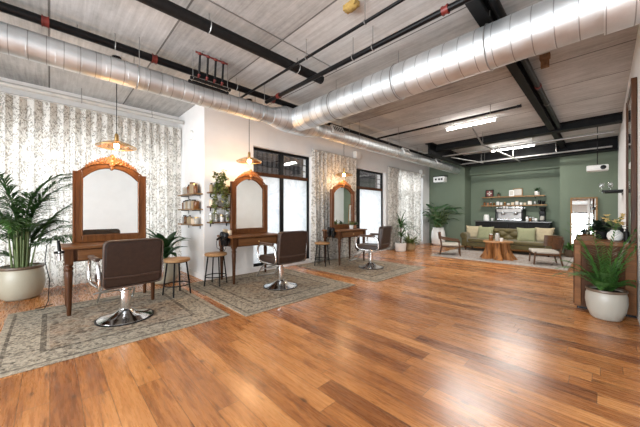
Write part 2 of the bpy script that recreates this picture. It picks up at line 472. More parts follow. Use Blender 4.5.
M['stonepot'] = m_speck('speckled_stoneware', (.40, .375, .29), (.34, .30, .22))
M['greypot'] = m_speck('grey_glazed_planter', (.36, .345, .30), (.40, .36, .30))
M['rim'] = m_plain('brown_glaze_rim', (.13, .085, .055), .4, var=.25)
M['whitepot'] = m_plain('white_ceramic', (.78, .77, .74), .3, var=.04)
M['terra'] = m_plain('terracotta', (.36, .17, .09), .7, var=.15)
M['basket'] = m_plain('woven_seagrass', (.36, .24, .12), .8, var=.35, scale=60, bump=.6)
M['velvet'] = m_plain('olive_velvet', (.078, .056, .007), .6, var=.35, scale=5, bump=.1, Sheen_Weight=.25)
M['cush_beige'] = m_plain('beige_linen', (.37, .31, .20), .9, var=.12, scale=18, bump=.3)
M['cush_green'] = m_speck('green_print_cushion', (.28, .275, .16), (0.066, 0.099, 0.044), .7, .9)
M['cream'] = m_plain('cream_upholstery', (.44, .40, .34), .9, var=.06, scale=20, bump=.2)
M['amberjar'] = m_plain('amber_bottle', (.16, .06, .015), .2, var=.2)
M['label_tan'] = m_plain('kraft_paper', (0.368, 0.280, 0.176), .8, var=.1)
M['jarglass'] = m_plain('filled_glass_jar', (.42, .40, .36), .15, var=.2, scale=20)
M['candle'] = m_plain('cream_candle_wax', (.72, .60, .45), .5, var=.05)
M['yellowflower'] = m_plain('cream_yellow_petals', (0.576, 0.416, 0.152), .7, var=.25, scale=30)
M['whiteplastic'] = m_plain('white_plastic', (.78, .78, .76), .4, var=.03)
M['greyvent'] = m_plain('grey_vent_metal', (.55, .55, .53), .45, .2, var=.1)
M['brick'] = m_plain('dark_facade', (.035, .028, .024), .9, var=.3, scale=3)
M['facadewin'] = m_plain('pale_facade_stone', (.6, .6, .58), .8, var=.1)
M['counter_top'] = m_plain('dark_stone_worktop', (.10, .10, .10), .25, var=.2, scale=20)
M['foam'] = m_plain('yellow_insulation_foam', (0.330, 0.216, 0.060), .9, var=.3, scale=30, bump=.6)
M['rust'] = m_plain('rusty_iron', (.18, .09, .04), .8, var=.4, scale=30)
M['picture'] = m_speck('patterned_print', (.62, .55, .48), (.25, .05, .04), .9, .6)
M['chalk'] = m_plain('white_print', (.50, .48, .44), .7, var=.1, scale=30)

# ------------------------------------------------------------------ setting
CE = 3.05
WX = -4.67       # window wall plane
AX = -5.95       # alcove wall plane
RX = .25         # right wall plane
b = MB(); b.box(-6.3, 2.8, -3.2, 11.3, -.15, 0); struct(b.build('floor', M['floor'], smooth=False))
b = MB(); b.box(-6.3, 2.8, -3.2, 11.3, CE, CE+.2); struct(b.build('ceiling', M['ceil'], smooth=False))

W1 = (2.78, 4.30, .08, 2.42); W2 = (5.86, 7.36, .08, 2.36); W3 = (8.05, 9.85, .10, 2.42)
b = MB()
b.box(AX-.15, WX, 1.85, 2.78, 0, CE)
b.box(WX-.3, WX, 4.30, 5.86, 0, CE); b.box(WX-.3, WX, 7.36, 8.05, 0, CE); b.box(WX-.3, WX, 9.85, 11.2, 0, CE)
for y0, y1, z0, z1 in (W1, W2, W3):
    b.box(WX-.3, WX, y0, y1, z1, CE); b.box(WX-.3, WX, y0, y1, 0, z0)
struct(b.build('wall_left', M['white'], smooth=False))
AW = (-2.7, 1.70, .12, 2.30)
b = MB()
b.box(AX-.15, AX, -3.2, AW[0], 0, CE); b.box(AX-.15, AX, AW[1], 1.85, 0, CE)
b.box(AX-.15, AX, AW[0], AW[1], AW[3], CE); b.box(AX-.15, AX, AW[0], AW[1], 0, AW[2])
struct(b.build('wall_alcove', M['white'], smooth=False))
b = MB()
b.box(WX, -3.41, 10.4, 11.2, 0, CE); b.box(-3.41, -.88, 11.05, 11.2, 0, CE); b.box(-.88, RX, 10.4, 11.2, 0, CE)
b.box(-3.41, -.88, 10.93, 11.05, 2.5, 2.70)
struct(b.build('wall_back', M['green'], smooth=False))
b = MB(); b.box(RX, RX+.12, 2.9, 11.2, 0, CE); b.box(RX+.12, 2.75, 2.9, 3.02, 0, CE); struct(b.build('wall_right', M['white'], smooth=False))
b = MB(); b.box(2.6, 2.75, -3.2, 2.9, 0, CE); struct(b.build('wall_side', M['white'], smooth=False))
RW = (-4.3, 1.9, .25, 2.6)
b = MB()
b.box(AX-.15, RW[0], -3.2, -3.05, 0, CE); b.box(RW[1], 2.75, -3.2, -3.05, 0, CE)
b.box(RW[0], RW[1], -3.2, -3.05, RW[3], CE); b.box(RW[0], RW[1], -3.2, -3.05, 0, RW[2])
struct(b.build('wall_rear', M['white'], smooth=False))
# baseboards
b = MB(); b.box(WX, WX+.015, 1.85, 2.78, 0, .09); b.box(WX, WX+.015, 4.22, 5.86, 0, .09); b.box(WX, WX+.015, 7.36, 8.05, 0, .09); b.box(WX, WX+.015, 9.85, 10.4, 0, .09)
b.box(AX, WX+.015, 1.835, 1.85, 0, .09)
struct(b.build('baseboard_left', M['white'], smooth=False))
b = MB(); b.box(WX+.015, -3.395, 10.385, 10.4, 0, .09); b.box(-3.41, -.88, 11.035, 11.05, 0, .09); b.box(-.88, RX, 10.385, 10.4, 0, .09)
struct(b.build('baseboard_back', M['green'], smooth=False))

def win_root(n):
    o = bpy.data.objects.new('window_%d' % n, None); COL.objects.link(o); o['kind'] = 'structure'; return o
def street_window(n, y0, y1, z0, z1, tr, mid, frame_w=.055):
    """black framed window: two frosted leaves below, clear transom lights above"""
    w = win_root(n); x0, x1 = WX-.16, WX-.10
    f = MB()
    f.box(x0, x1, y0, y0+frame_w, z0, z1); f.box(x0, x1, y1-frame_w, y1, z0, z1)
    f.box(x0, x1, y0, y1, z1-frame_w, z1); f.box(x0, x1, y0, y1, z0, z0+frame_w)
    for m in mid: f.box(x0-.01, x1+.01, m-.04, m+.04, z0, z1)
    f.build('window_frame', M['black'], w, False)
    t = MB(); t.box(x0-.01, x1+.02, y0+frame_w, y1-frame_w, tr-.035, tr+.035); t.build('transom_bar', M['darkwood'], w, False)
    edges = [y0+frame_w] + [q for m in mid for q in (m-.04, m+.04)] + [y1-frame_w]
    for i in range(0, len(edges), 2):
        p = MB(); p.box(WX-.135, WX-.125, edges[i], edges[i+1], z0+frame_w, tr-.035); p.build('frosted_pane', M['frost'], w, False)
        p = MB(); p.box(WX-.135, WX-.125, edges[i], edges[i+1], tr+.035, z1-frame_w); p.build('transom_pane', M['glass'], w, False)
    return w
w1 = street_window(1, *W1, 1.90, [3.52])
w2 = street_window(2, *W2, 1.84, [])
w3 = street_window(3, *W3, 1.84, [8.95])
# grid of bars in the transoms
for w, y0, y1, z0, z1, n in ((w1, W1[0]+.06, W1[1]-.06, 1.94, 2.36, 12), (w2, W2[0]+.35, W2[1]-.06, 1.88, 2.30, 2)):
    g = MB()
    for i in range(1, n): g.box(WX-.15, WX-.14, y0+(y1-y0)*i/n-.012, y0+(y1-y0)*i/n+.012, z0, z1)
    for q in (.33, .67): g.box(WX-.15, WX-.14, y0, y1, z0+(z1-z0)*q-.01, z0+(z1-z0)*q+.01)
    g.build('transom_grille', M['blackmatte'], w, False)
g = MB(); g.box(WX-.12, WX-.085, W2[0]+.05, W2[0]+.33, W2[2]+.05, W2[3]-.05); g.build('side_panel', M['blackmatte'], w2, False)
# alcove and rear windows
w4 = win_root(4); f = MB(); x0, x1 = AX-.12, AX-.06
for m in (AW[0]+.03, -1.6, -.5, .6, AW[1]-.03): f.box(x0, x1, m-.03, m+.03, AW[2], AW[3])
f.box(x0, x1, AW[0], AW[1], AW[2], AW[2]+.06); f.box(x0, x1, AW[0], AW[1], AW[3]-.06, AW[3])
f.build('window_frame', M['whiteplastic'], w4, False)
p = MB(); p.box(AX-.095, AX-.085, AW[0], AW[1], AW[2], AW[3]); p.build('pane', M['glass'], w4, False)
w5 = win_root(5); f = MB()
xs = [RW[0] + (RW[1]-RW[0])*i/5 for i in range(6)]
for m in xs: f.box(m-.03, m+.03, -3.16, -3.10, RW[2], RW[3])
for z in (RW[2]+.03, 1.85, RW[3]-.03): f.box(RW[0], RW[1], -3.16, -3.10, z-.03, z+.03)
f.build('window_frame', M['black'], w5, False)
p = MB(); p.box(RW[0], RW[1], -3.135, -3.125, RW[2], RW[3]); p.build('pane', M['glass'], w5, False)
# facade across the street, seen through the transoms
f = thing('facade', 'dark building front across the street seen through the window transoms', 'building', (-10.5, 6, 0))
b = MB(); b.box(-.4, 0, -7, 10, 0, 9); b.build('brick_wall', M['brick'], f, False)
for i, (y, z) in enumerate(((-.4, 3.2), (3.6, 3.15), (5.2, 3.15))):
    b = MB(); b.box(0, .06, y-.55, y+.55, z-.3, z+.3); b.box(.06, .1, y-.6, y+.6, z-.36, z-.3); b.build('stone_panel', M['facadewin'], f, False)

# ------------------------------------------------------------------ ceiling services
def rings(axis, a0, a1, c, r, step, k):
    pass
def duct_y():
    t = thing('air_duct', 'long round galvanised air duct running above the window wall', 'duct', (-3.68, 0, 2.66))
    r = .128; m = MB(); prof = []
    y = -3.0
    pts = []; rad = []
    while y < 2.52:
        for dy, dr in ((0, 0), (.186, 0), (.187, .0015), (.189, .0015), (.19, 0)):
            pts.append((0, y+dy, 0)); rad.append(r+dr)
        y += .19
    m.tube(pts, rad, 28); m.build('duct_body', M['ducty'], t)
    m = MB(); m.tube([(0, 2.5, 0), (0, 2.53, 0), (0, 2.56, 0), (.0, 2.75, .02), (.0, 3.25, .02), (0, 3.45, 0), (0, 3.5, 0)], [.135, .14, .15, .20, .20, .15, .135], 28); m.build('junction_collar', M['ducty'], t)
    pts = []; rad = []; y = 3.48
    while y < 10.38:
        for dy, dr in ((0, 0), (.114, 0), (.115, .0015), (.118, .0015), (.119, 0)):
            pts.append((0, min(y+dy, 10.4), 0)); rad.append(r+dr)
        y += .119
    m = MB(); m.tube(pts, rad, 28); m.build('duct_body', M['ducty'], t)
    for y in (-.55, -.35):
        m = MB(); m.tube([(0, y-.03, 0), (0, y+.03, 0)], .136, 28); m.build('joint_band', M['ducty'], t)
    for y in (3.95, 6.6, 8.6):
        m = MB(); Rm = Matrix.Rotation(R(-28), 4, 'Y')
        m.box(.105, .15, y-.16, y+.16, -.085, .085, Rm)
        g = m.build('vent_grille', M['whiteplastic'], t, False)
        m = MB()
        for i in range(5): m.box(.15, .155, y-.12+i*.055, y-.10+i*.055, -.055, .055, Rm)
        m.build('slat', M['blackmatte'], g, False)
    for y in (-1.2, .7, 2.3, 4.6, 6.2, 8.0, 9.6):
        m = MB(); m.tube([(.133, y, 0), (.133, y, CE-2.66)], .004, 5); m.tube([(-.133, y, 0), (-.133, y, CE-2.66)], .004, 5); m.tube([(.132*math.cos(a*PI/8), y, .132*math.sin(a*PI/8)) for a in range(16)], .006, 5, True); m.build('hanger', M['steelgrey'], t)
duct_y()
def duct_x():
    t = thing('air_duct', 'wide galvanised spiral duct crossing the room above the camera side', 'duct', (0, 2.96, 2.68))
    r = .195; x = -3.52; pts = []; rad = []
    while x < .10:
        for dx, dr in ((0, 0), (.135, 0), (.136, .002), (.140, .002), (.141, 0)):
            pts.append((min(x+dx, .17), 0, 0)); rad.append(r+dr)
        x += .141
    m = MB(); m.tube(pts, rad, 36); m.build('duct_body', M['ductx'], t)
    m = MB(); m.tube([(.0, 0, 0), (RX-.002, 0, 0)], .212, 36); m.build('wall_collar', M['ductx'], t)
    for x in (-2.7, -1.7, -.75):
        m = MB(); m.tube([(x, 0, .2), (x, 0, CE-2.68)], .004, 5); m.tube([(x, .202*math.cos(a*PI/10), .202*math.sin(a*PI/10)) for a in range(20)], .006, 5, True); m.build('hanger', M['steelgrey'], t)
duct_x()

def pipe(name, label, pts, r, mat, joints=(), jr=1.5, hang=(), jmat='red'):
    t = thing(name, label, 'pipe', pts[0])
    o = Vector(pts[0]); L = [Vector(p) - o for p in pts]
    m = MB(); m.tube(L, r, 14); m.build('pipe_run', M[mat], t)
    d = (L[-1]-L[0]).normalized()
    for j in joints:
        c = Vector(j) - o
        m = MB(); m.tube([c-d*.022, c+d*.022], r*jr*.80, 14); m.tube([c-d*.026, c-d*.016], r*jr*.92, 14); m.tube([c+d*.016, c+d*.026], r*jr*.92, 14); m.build('coupling', M[jmat], t)
    for h in hang:
        c = Vector(h) - o
        m = MB(); m.tube([c, Vector((c.x, c.y, CE - o.z))], .005, 5)
        s = d.cross(Vector((0, 0, 1))).normalized()
        m.tube([c + s*(r+.004)*math.cos(a*PI/6) + Vector((0,0,1))*(r+.004)*math.sin(a*PI/6) for a in range(12)], .005, 4, True)
        m.build('hanger', M['steelgrey'], t)
    return t
pipe('sprinkler_main', 'black main pipe with red couplings above the left duct', [(-3.66, -3, 2.92), (-3.66, 3.35, 2.92)], .043, 'black', [(-3.66, -.03, 2.92), (-3.66, .87, 2.92), (-3.66, 2.52, 2.92)], 1.35, [(-3.66, -.6, 2.92), (-3.66, .5, 2.92), (-3.66, 1.9, 2.92)])
pipe('black_pipe', 'thin black pipe paired just outside the sprinkler main with couplings', [(-3.76, -3, 2.945), (-3.76, 3.35, 2.945)], .022, 'black', hang=[(-3.76, .2, 2.945), (-3.76, 1.6, 2.945)])
pipe('insulated_pipe', 'thick black insulated pipe slanting over the first seating rugs', [(-2.66, -3, 2.92), (-2.66, 2.62, 2.92)], .055, 'blackmatte', hang=[(-2.66, 1.1, 2.92), (-2.66, 2.2, 2.92), (-2.66, -.5, 2.92)])
pipe('conduit', 'thin black conduit passing under the thick insulated pipe', [(-4.1, 2.03, 2.84), (-1.0, 2.03, 2.84)], .015, 'black', hang=[(-2.3, 2.03, 2.84), (-1.5, 2.03, 2.84), (-3.8, 2.03, 2.84)])
pipe('sprinkler_branch', 'black branch pipe with red valve joints beside the wide duct', [(-3.62, 2.38, 2.83), (-.45, 2.38, 2.83)], .028, 'black', [(-.93, 2.38, 2.83), (-3.3, 2.38, 2.83)], 1.5, [(-1.92, 2.38, 2.83), (-1.66, 2.38, 2.83)])
pipe('black_pipe', 'black pipe running behind the duct over windows toward the lounge', [(-3.87, 3.6, 2.92), (-3.87, 9.2, 2.92)], .035, 'black', hang=[(-3.87, 4.4, 2.92), (-3.87, 6.2, 2.92), (-3.87, 7.8, 2.92)])
pipe('conduit', 'thin black conduit in front of the first fluorescent tube', [(-3.75, 5.57, 2.90), (-.95, 5.57, 2.90)], .020, 'black', [(-.98, 5.57, 2.90)], 1.5, [(-3.2, 5.57, 2.90), (-2.3, 5.57, 2.90), (-1.4, 5.57, 2.90)], 'black')
pipe('cable', 'thin pale cable stapled along the concrete ceiling slabs', [(-2.48, -.6, 3.043), (-2.5, 2.75, 3.043)], .006, 'steelgrey')
pipe('curtain_rail', 'grey round rail above the long alcove curtain', [(-5.62, -2.9, 2.86), (-5.62, 1.82, 2.86)], .035, 'greyvent', hang=[(-5.62, -1, 2.86), (-5.62, .35, 2.86), (-5.62, 1.3, 2.86)])
pipe('conduit', 'pale conduit dropping across below the second fluorescent tube', [(-2.0, 6.6, 2.98), (-2.0, 7.3, 2.74), (-1.75, 9.5, 2.665), (-1.75, 10.05, 2.665)], .018, 'steelgrey', hang=[(-2.0, 7.32, 2.74), (-1.78, 9.3, 2.67)])
pipe('conduit', 'grey cross conduit behind the black beam', [(-3.6, 8.3, 2.80), (.14, 8.3, 2.80)], .022, 'steelgrey', hang=[(-2.9, 8.3, 2.8), (-1.2, 8.3, 2.8)])
pipe('conduit', 'grey conduit below the ceiling at the back of the lounge', [(-3.3, 9.7, 2.74), (.14, 9.7, 2.74)], .022, 'steelgrey', hang=[(-2.6, 9.7, 2.74), (-.9, 9.7, 2.74)])
pipe('conduit', 'slanting grey conduit near the projector', [(-3.1, 8.36, 2.755), (-2.62, 9.64, 2.692)], .016, 'steelgrey', hang=[(-3.06, 8.46, 2.75), (-2.65, 9.55, 2.697)])
# red valve manifold above the sprinkler main
t = thing('valve_manifold', 'rack of four black valve pipes with red handles under the ceiling', 'valve', (-3.36, 1.42, 2.72))
for i in range(4):
    y = -.15 + i*.095
    m = MB(); m.tube([(.03, y, .28), (.0, y, .03)], .013, 8); m.build('valve_pipe', M['blackmatte'], t)
    m = MB(); m.ball((.03, y, .285), (.024, .030, .018)); m.build('red_handle', M['red'], t)
    m = MB(); m.ball((.0, y, .045), (.016, .016, .022)); m.tube([(0, y, .04), (-.07, y, .0)], .011, 8); m.build('red_valve', M['red'], t)
m = MB(); m.tube([(.03, -.2, .29), (.03, .19, .29)], .011, 8); m.build('header_pipe', M['red'], t)
for x, z in ((-.03, .0), (-.09, -.02)):
    m = MB(); m.box(x-.016, x+.016, -.24, .26, z-.014, z+.014); m.build('support_rail', M['blackmatte'], t, False)
for y in (-.21, .22):
    m = MB(); m.tube([(-.03, y, .01), (-.03, y, CE-2.72)], .004, 5); m.tube([(-.11, y, -.02), (0, y, -.004)], .006, 5); m.build('hanger', M['steelgrey'], t)
for y in (-.12, .10):
    m = MB(); m.tube([(.03, y, .29), (.03, y, CE-2.72)], .006, 5); m.build('hanger', M['steelgrey'], t)
# black ceiling beams
def beam(label, x0, x1, y0, y1, z0, fl=.02, along='x', name='steel_beam'):
    c = ((x0+x1)/2, (y0+y1)/2, z0); t = MB()
    hx, hy, hz = (x1-x0)/2, (y1-y0)/2, CE - z0 - .002
    t.box(-hx, hx, -hy, hy, 0, fl); t.box(-hx, hx, -hy, hy, hz-fl, hz)
    if along == 'x': t.box(-hx, hx, -.02, .02, fl, hz-fl)
    else: t.box(-.02, .02, -hy, hy, fl, hz-fl)
    o = t.build(name, M['blackceil'], smooth=False); o.location = c
    return tag(o, label, 'beam')
beam('broad black steel beam crossing from the right wall over the lounge', -3.5, RX-.005, 7.76, 7.98, 2.88)
beam('black steel beam running lengthwise down the middle of the ceiling', -.83, -.73, 2.42, 7.75, 2.905, along='y')
beam('shorter black steel beam continuing the middle one to the back', -.83, -.73, 7.99, 10.07, 2.905, along='y')
beam('black steel beam tight against the green back wall', -3.40, RX-.005, 10.08, 10.36, 2.72)
beam('black steel beam along the top above the far left duct end', -3.45, -3.25, 7.42, 10.06, 2.74, along='y')
beam('black steel beam between the second tube and back wall', -3.24, -.9, 9.86, 10.04, 2.80)
pipe('black_pipe', 'black pipe beside the lengthwise middle steel beam', [(-.66, 2.42, 2.945), (-.66, 7.7, 2.945)], .035, 'black', [(-.66, 5.0, 2.945)], 1.3, [(-.66, 3.4, 2.945), (-.66, 5.9, 2.945)])
# fluorescent tubes
def tube_lamp(label, x0, x1, y):
    t = thing('fluorescent_lamp', label, 'lamp', ((x0+x1)/2, y, 2.93), 0, 'ceiling fluorescent lamps')
    h = (x1-x0)/2
    m = MB(); m.box(-h-.03, h+.03, -.022, .022, .03, .06); m.build('housing', M['whiteplastic'], t, False)
    m = MB(); m.tube([(-h, 0, 0), (h, 0, 0)], .02, 12); m.build('tube', M['lampwhite'], t)
    m = MB()
    for x in (-h*.7, h*.7): m.tube([(x, 0, .07), (x, 0, CE-2.93)], .005, 5)
    m.build('hanger', M['steelgrey'], t)
tube_lamp('lit fluorescent tube in front of the broad black beam', -2.37, -1.47, 6.15)
tube_lamp('lit fluorescent tube behind the broad black beam', -2.28, -1.30, 9.2)
# bits on ceiling
o = MB().box(-.07, .07, -.035, .035, -.05, -.002).ball((0, 0, -.04), (.08, .045, .03)).build('insulation_patch', M['foam']); o.location = (-1.62, 1.98, CE); tag(o, 'yellow foam patch stuck to the ceiling near the wide duct', 'insulation')
o = MB().box(-.04, .04, -.02, .02, -.16, -.002).box(-.05, .05, -.03, .03, -.06, -.002).build('ceiling_bracket', M['rust'], smooth=False); o.location = (-.50, 4.3, CE); tag(o, 'small rusty bracket hanging under the ceiling right of the wide duct', 'bracket')

# ------------------------------------------------------------------ curtains
def curtain(name, label, x, y0, y1, z0, z1, fold=.13, amp=.05, seed=0, rod=True):
    t = thing(name, label, 'curtain', (x, (y0+y1)/2, 0))
    rnd = random.Random(seed); m = MB(); hw = (y1-y0)/2
    ny = int((y1-y0)/.016); nz = 12; grid = []
    for i in range(ny+1):
        y = -hw + (y1-y0)*i/ny; col = []
        ph = 2*PI*y/fold + 1.6*math.sin(y*3.1+seed) + .8*math.sin(y*7.3)
        for k in range(nz+1):
            z = z0 + (z1-z0)*k/nz; q = k/nz
            a = amp*(1.15 - .45*q)
            col.append(m.bm.verts.new((a*math.sin(ph) + .012*math.sin(ph*.5 + 3*q), y + .14*fold*(1-.25*q)*math.sin(2*ph), z)))
        grid.append(col)
    for i in range(ny):
        for k in range(nz): m.face([grid[i][k], grid[i+1][k], grid[i+1][k+1], grid[i][k+1]])
    m.build('drape', M['curtain'], t, angle=80)
    m = MB(); m.tube([(0, -hw, z1+.012), (0, hw, z1+.012)], .014, 8); m.build('curtain_track', M['greyvent'], t)
    m = MB()
    for y in (-hw*.9, 0, hw*.9): m.tube([(0, y, z1+.012), (-.05, y, z1+.012), (-.05, y, z1+.03)], .006, 5)
    m.build('bracket', M['greyvent'], t)
    return t
curtain('curtain', 'long grey floral curtain filling the bright alcove behind the palm', -5.74, -2.9, 1.80, .02, 2.76, seed=1)
curtain('curtain', 'floral curtain on the wall between the two street windows', -4.585, 4.24, 5.84, .02, 2.56, seed=2)
curtain('curtain', 'narrow floral curtain bunched right of the second street window', -4.585, 7.36, 7.98, .02, 2.54, fold=.10, seed=3)
curtain('curtain', 'backlit floral curtain at the far end near the tall palm', -4.60, 8.0, 9.52, .02, 2.54, seed=4)
# wall boxes
o = MB().box(0, .10, -.11, .11, -.09, .09).box(.10, .112, -.09, .09, -.07, .07).build('emergency_light', M['whiteplastic'], bevel=.01); o.location = (WX-.004, 5.90, 2.68); tag(o, 'small white emergency light high on the wall left of second window', 'lamp')
o = MB().box(0, .10, -.13, .13, -.09, .09).box(.10, .112, -.11, .11, -.07, .07).build('emergency_light', M['whiteplastic'], bevel=.01); o.location = (WX-.004, 9.70, 2.60); tag(o, 'small white emergency light at the top right of the far curtain', 'lamp')
o = MB().lathe([(.085, 0), (.085, .03), (.07, .045), (0.001, .045)], mat=Matrix.Rotation(R(90), 4, 'X')).build('wall_speaker', M['whiteplastic']); o.location = (-5.22, 1.85, 2.54); tag(o, 'round white disc fixed high on the narrow pier side', 'speaker')

# ------------------------------------------------------------------ rugs
def rug(label, x0, x1, y0, y1, mat):
    m = MB(); hx, hy = (x1-x0)/2, (y1-y0)/2
    m.box(-hx, hx, -hy, hy, 0, .009)
    o = m.build('rug', mat, smooth=False, bevel=.003); o.location = ((x0+x1)/2, (y0+y1)/2, .0005)
    return tag(o, label, 'rug', 'faded oriental rugs')
RG = dict(dark=(.050, .038, .029), pale=(.45, .385, .295))
rug('faded oriental rug under the nearest salon chair', -4.60, -2.86, -.33, 1.42, m_rug('faded_rug', 1.74, 1.75, (.42, .30, .215), (.33, .30, .24), seed=1.3, **RG))
rug('faded oriental rug under the middle salon chair', -4.62, -2.71, 1.52, 3.42, m_rug('faded_rug_warm', 1.91, 1.9, (.36, .275, .195), (.32, .29, .23), seed=4.1, **RG))
rug('faded oriental rug under the farthest salon chair', -4.62, -2.57, 3.79, 5.56, m_rug('faded_rug_tan', 2.05, 1.77, (.36, .265, .18), (.35, .30, .23), seed=8.7, **RG))
rug('pale oriental rug under the lounge sofa and stump table', -3.25, -.50, 7.25, 9.75, m_rug('pale_rug', 2.75, 2.5, (.44, .38, .34), (.36, .30, .27), seed=2.2, dark=(.15, .12, .11), pale=(.52, .48, .43)))

# ------------------------------------------------------------------ vanity tables, mirrors
def make_table(label, loc, ly, lx=.55, drawer=True):
    t = thing('vanity_table', label, 'table', loc, 0, 'wooden styling tables')
    h = .75; hy, hx = ly/2, lx/2
    m = MB(); m.box(-hx, hx, -hy, hy, h-.03, h); m.build('tabletop', M['wal_y'], t, False, .008)
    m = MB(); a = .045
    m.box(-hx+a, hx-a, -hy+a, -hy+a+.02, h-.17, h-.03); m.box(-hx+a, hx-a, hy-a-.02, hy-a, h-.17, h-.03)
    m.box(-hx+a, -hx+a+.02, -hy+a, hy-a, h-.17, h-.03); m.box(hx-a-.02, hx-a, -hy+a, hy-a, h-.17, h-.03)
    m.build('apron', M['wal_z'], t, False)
    m = MB(); m.box(hx-a, hx-a+.014, -hy+.13, hy-.13, h-.155, h-.045)
    d = m.build('drawer', M['wal_y'], t, False, .004)
    m = MB(); m.ball((hx-a+.026, 0, h-.10), (.014, .014, .014)); m.build('knob', M['brass'], d)
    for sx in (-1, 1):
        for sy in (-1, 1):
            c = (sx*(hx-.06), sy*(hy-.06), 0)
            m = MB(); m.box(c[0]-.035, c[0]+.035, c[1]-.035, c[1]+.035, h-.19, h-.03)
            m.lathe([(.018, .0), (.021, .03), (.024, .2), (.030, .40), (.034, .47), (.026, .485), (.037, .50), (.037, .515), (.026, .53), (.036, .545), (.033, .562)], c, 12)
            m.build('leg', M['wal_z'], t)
    return t
TX = -4.275
tabs = [make_table('wooden table with turned legs and drawer under the nearest arched mirror', (TX, .55, .0095), .92),
        make_table('wooden drawer table against the wall under the middle arched mirror', (TX, 2.50, .0095), .98),
        make_table('wooden drawer table before the curtain with small plants on top', (-4.17, 4.87, .0095), .98)]

def make_mirror(label, loc, w, h, tilt=0.):
    t = thing('arched_mirror', label, 'mirror', loc, 0, 'arched wooden mirrors'); t.rotation_euler = (0, tilt, 0)
    hw = w/2; hs = h*.785; fw = w*.115
    N = 40
    zo, zi0, zi1 = h*.925, h*.71, h*.85
    def out(y):
        a = abs(y)/hw
        if a > .90: return hs
        return hs + (zo - hs)*(1 - (a/.90)**2.0)
    iw = hw - fw
    def inn(y):
        k = min(1, abs(y)/iw)
        return zi0 + (zi1 - zi0)*(1 - k**2.3)
    ys = [-hw + w*i/N for i in range(N+1)]
    yi = [-iw + 2*iw*i/N for i in range(N+1)]
    m = MB()
    m.strip([(y, inn(y)) for y in yi], [(y, max(out(y), inn(y) + fw*.55)) for y in yi], -.02, .02)
    m.box(-.02, .02, -hw, -iw, .0, hs); m.box(-.02, .02, iw, hw, 0, hs); m.box(-.02, .02, -iw, iw, 0, fw)
    f = m.build('frame', M['mir_z'], t, True, .006)
    m = MB()
    pts = [(.024, -iw, fw)] + [(.024, y, inn(y)) for y in yi] + [(.024, iw, fw)]
    m.tube(pts, .010, 6, True)
    pts = [(.022, -hw+.012, .01)] + [(.022, y*(hw-.012)/hw, max(out(y)-.012, hs - .012)) for y in ys] + [(.022, hw-.012, .01)]
    m.tube(pts, .011, 6, True)
    m.build('moulding', M['mir_z'], t)
    m = MB()
    poly = [(-iw-.01, fw-.01)] + [(y*1.02, inn(y)+.01) for y in yi] + [(iw+.01, fw-.01)]
    m.prism(poly[::-1], -.004, .004, 'x'); m.build('mirror_glass', M['mirror'], t, False)
    m = MB(); m.prism(poly[::-1], -.018, -.008, 'x'); m.build('backing', M['darkwood'], t, False)
    # carved crest: acanthus lobes fanning from a shell
    m = MB(); rnd = random.Random(3)
    m.ball((.030, 0, zo-.005), (.024, .050, .055)); m.ball((.040, 0, zo-.045), (.02, .032, .032)); m.ball((.034, 0, zo+.045), (.022, .032, .042))
    m.ball((.034, 0, zo-.085), (.016, .022, .030))
    for sg in (-1, 1):
        for i in range(9):
            y = sg*(.035 + i*.027); k = 1 - i*.07
            zt = out(y) + .012*k
            for (dz, dy, tilt, ln) in ((.012, 0, 10 + i*5, .036), (-.014, .006, 40 + i*4, .032), (-.038, .010, 70 + i*2, .028)):
                rot = Matrix.Rotation(-sg*R(tilt), 4, 'X')
                m.ball((.024 + rnd.uniform(0, .012), y + sg*dy, zt + dz*k), (.020*k, .019*k, ln*k), 8, 6, rot)
    m.build('carved_crest', M['carve'], t)
    return t
make_mirror('arched wooden mirror with carved crest on nearest table', (-4.49, .58, .7605), .77, 1.12)
mm = make_mirror('arched wooden mirror with carved crest on the middle table', (-4.49, 2.60, .7605), .78, 1.16); mm.rotation_euler = (0, 0, R(5))
make_mirror('arched wooden mirror on farthest table in front of a curtain', (-4.37, 5.02, .7605), .86, 1.17)

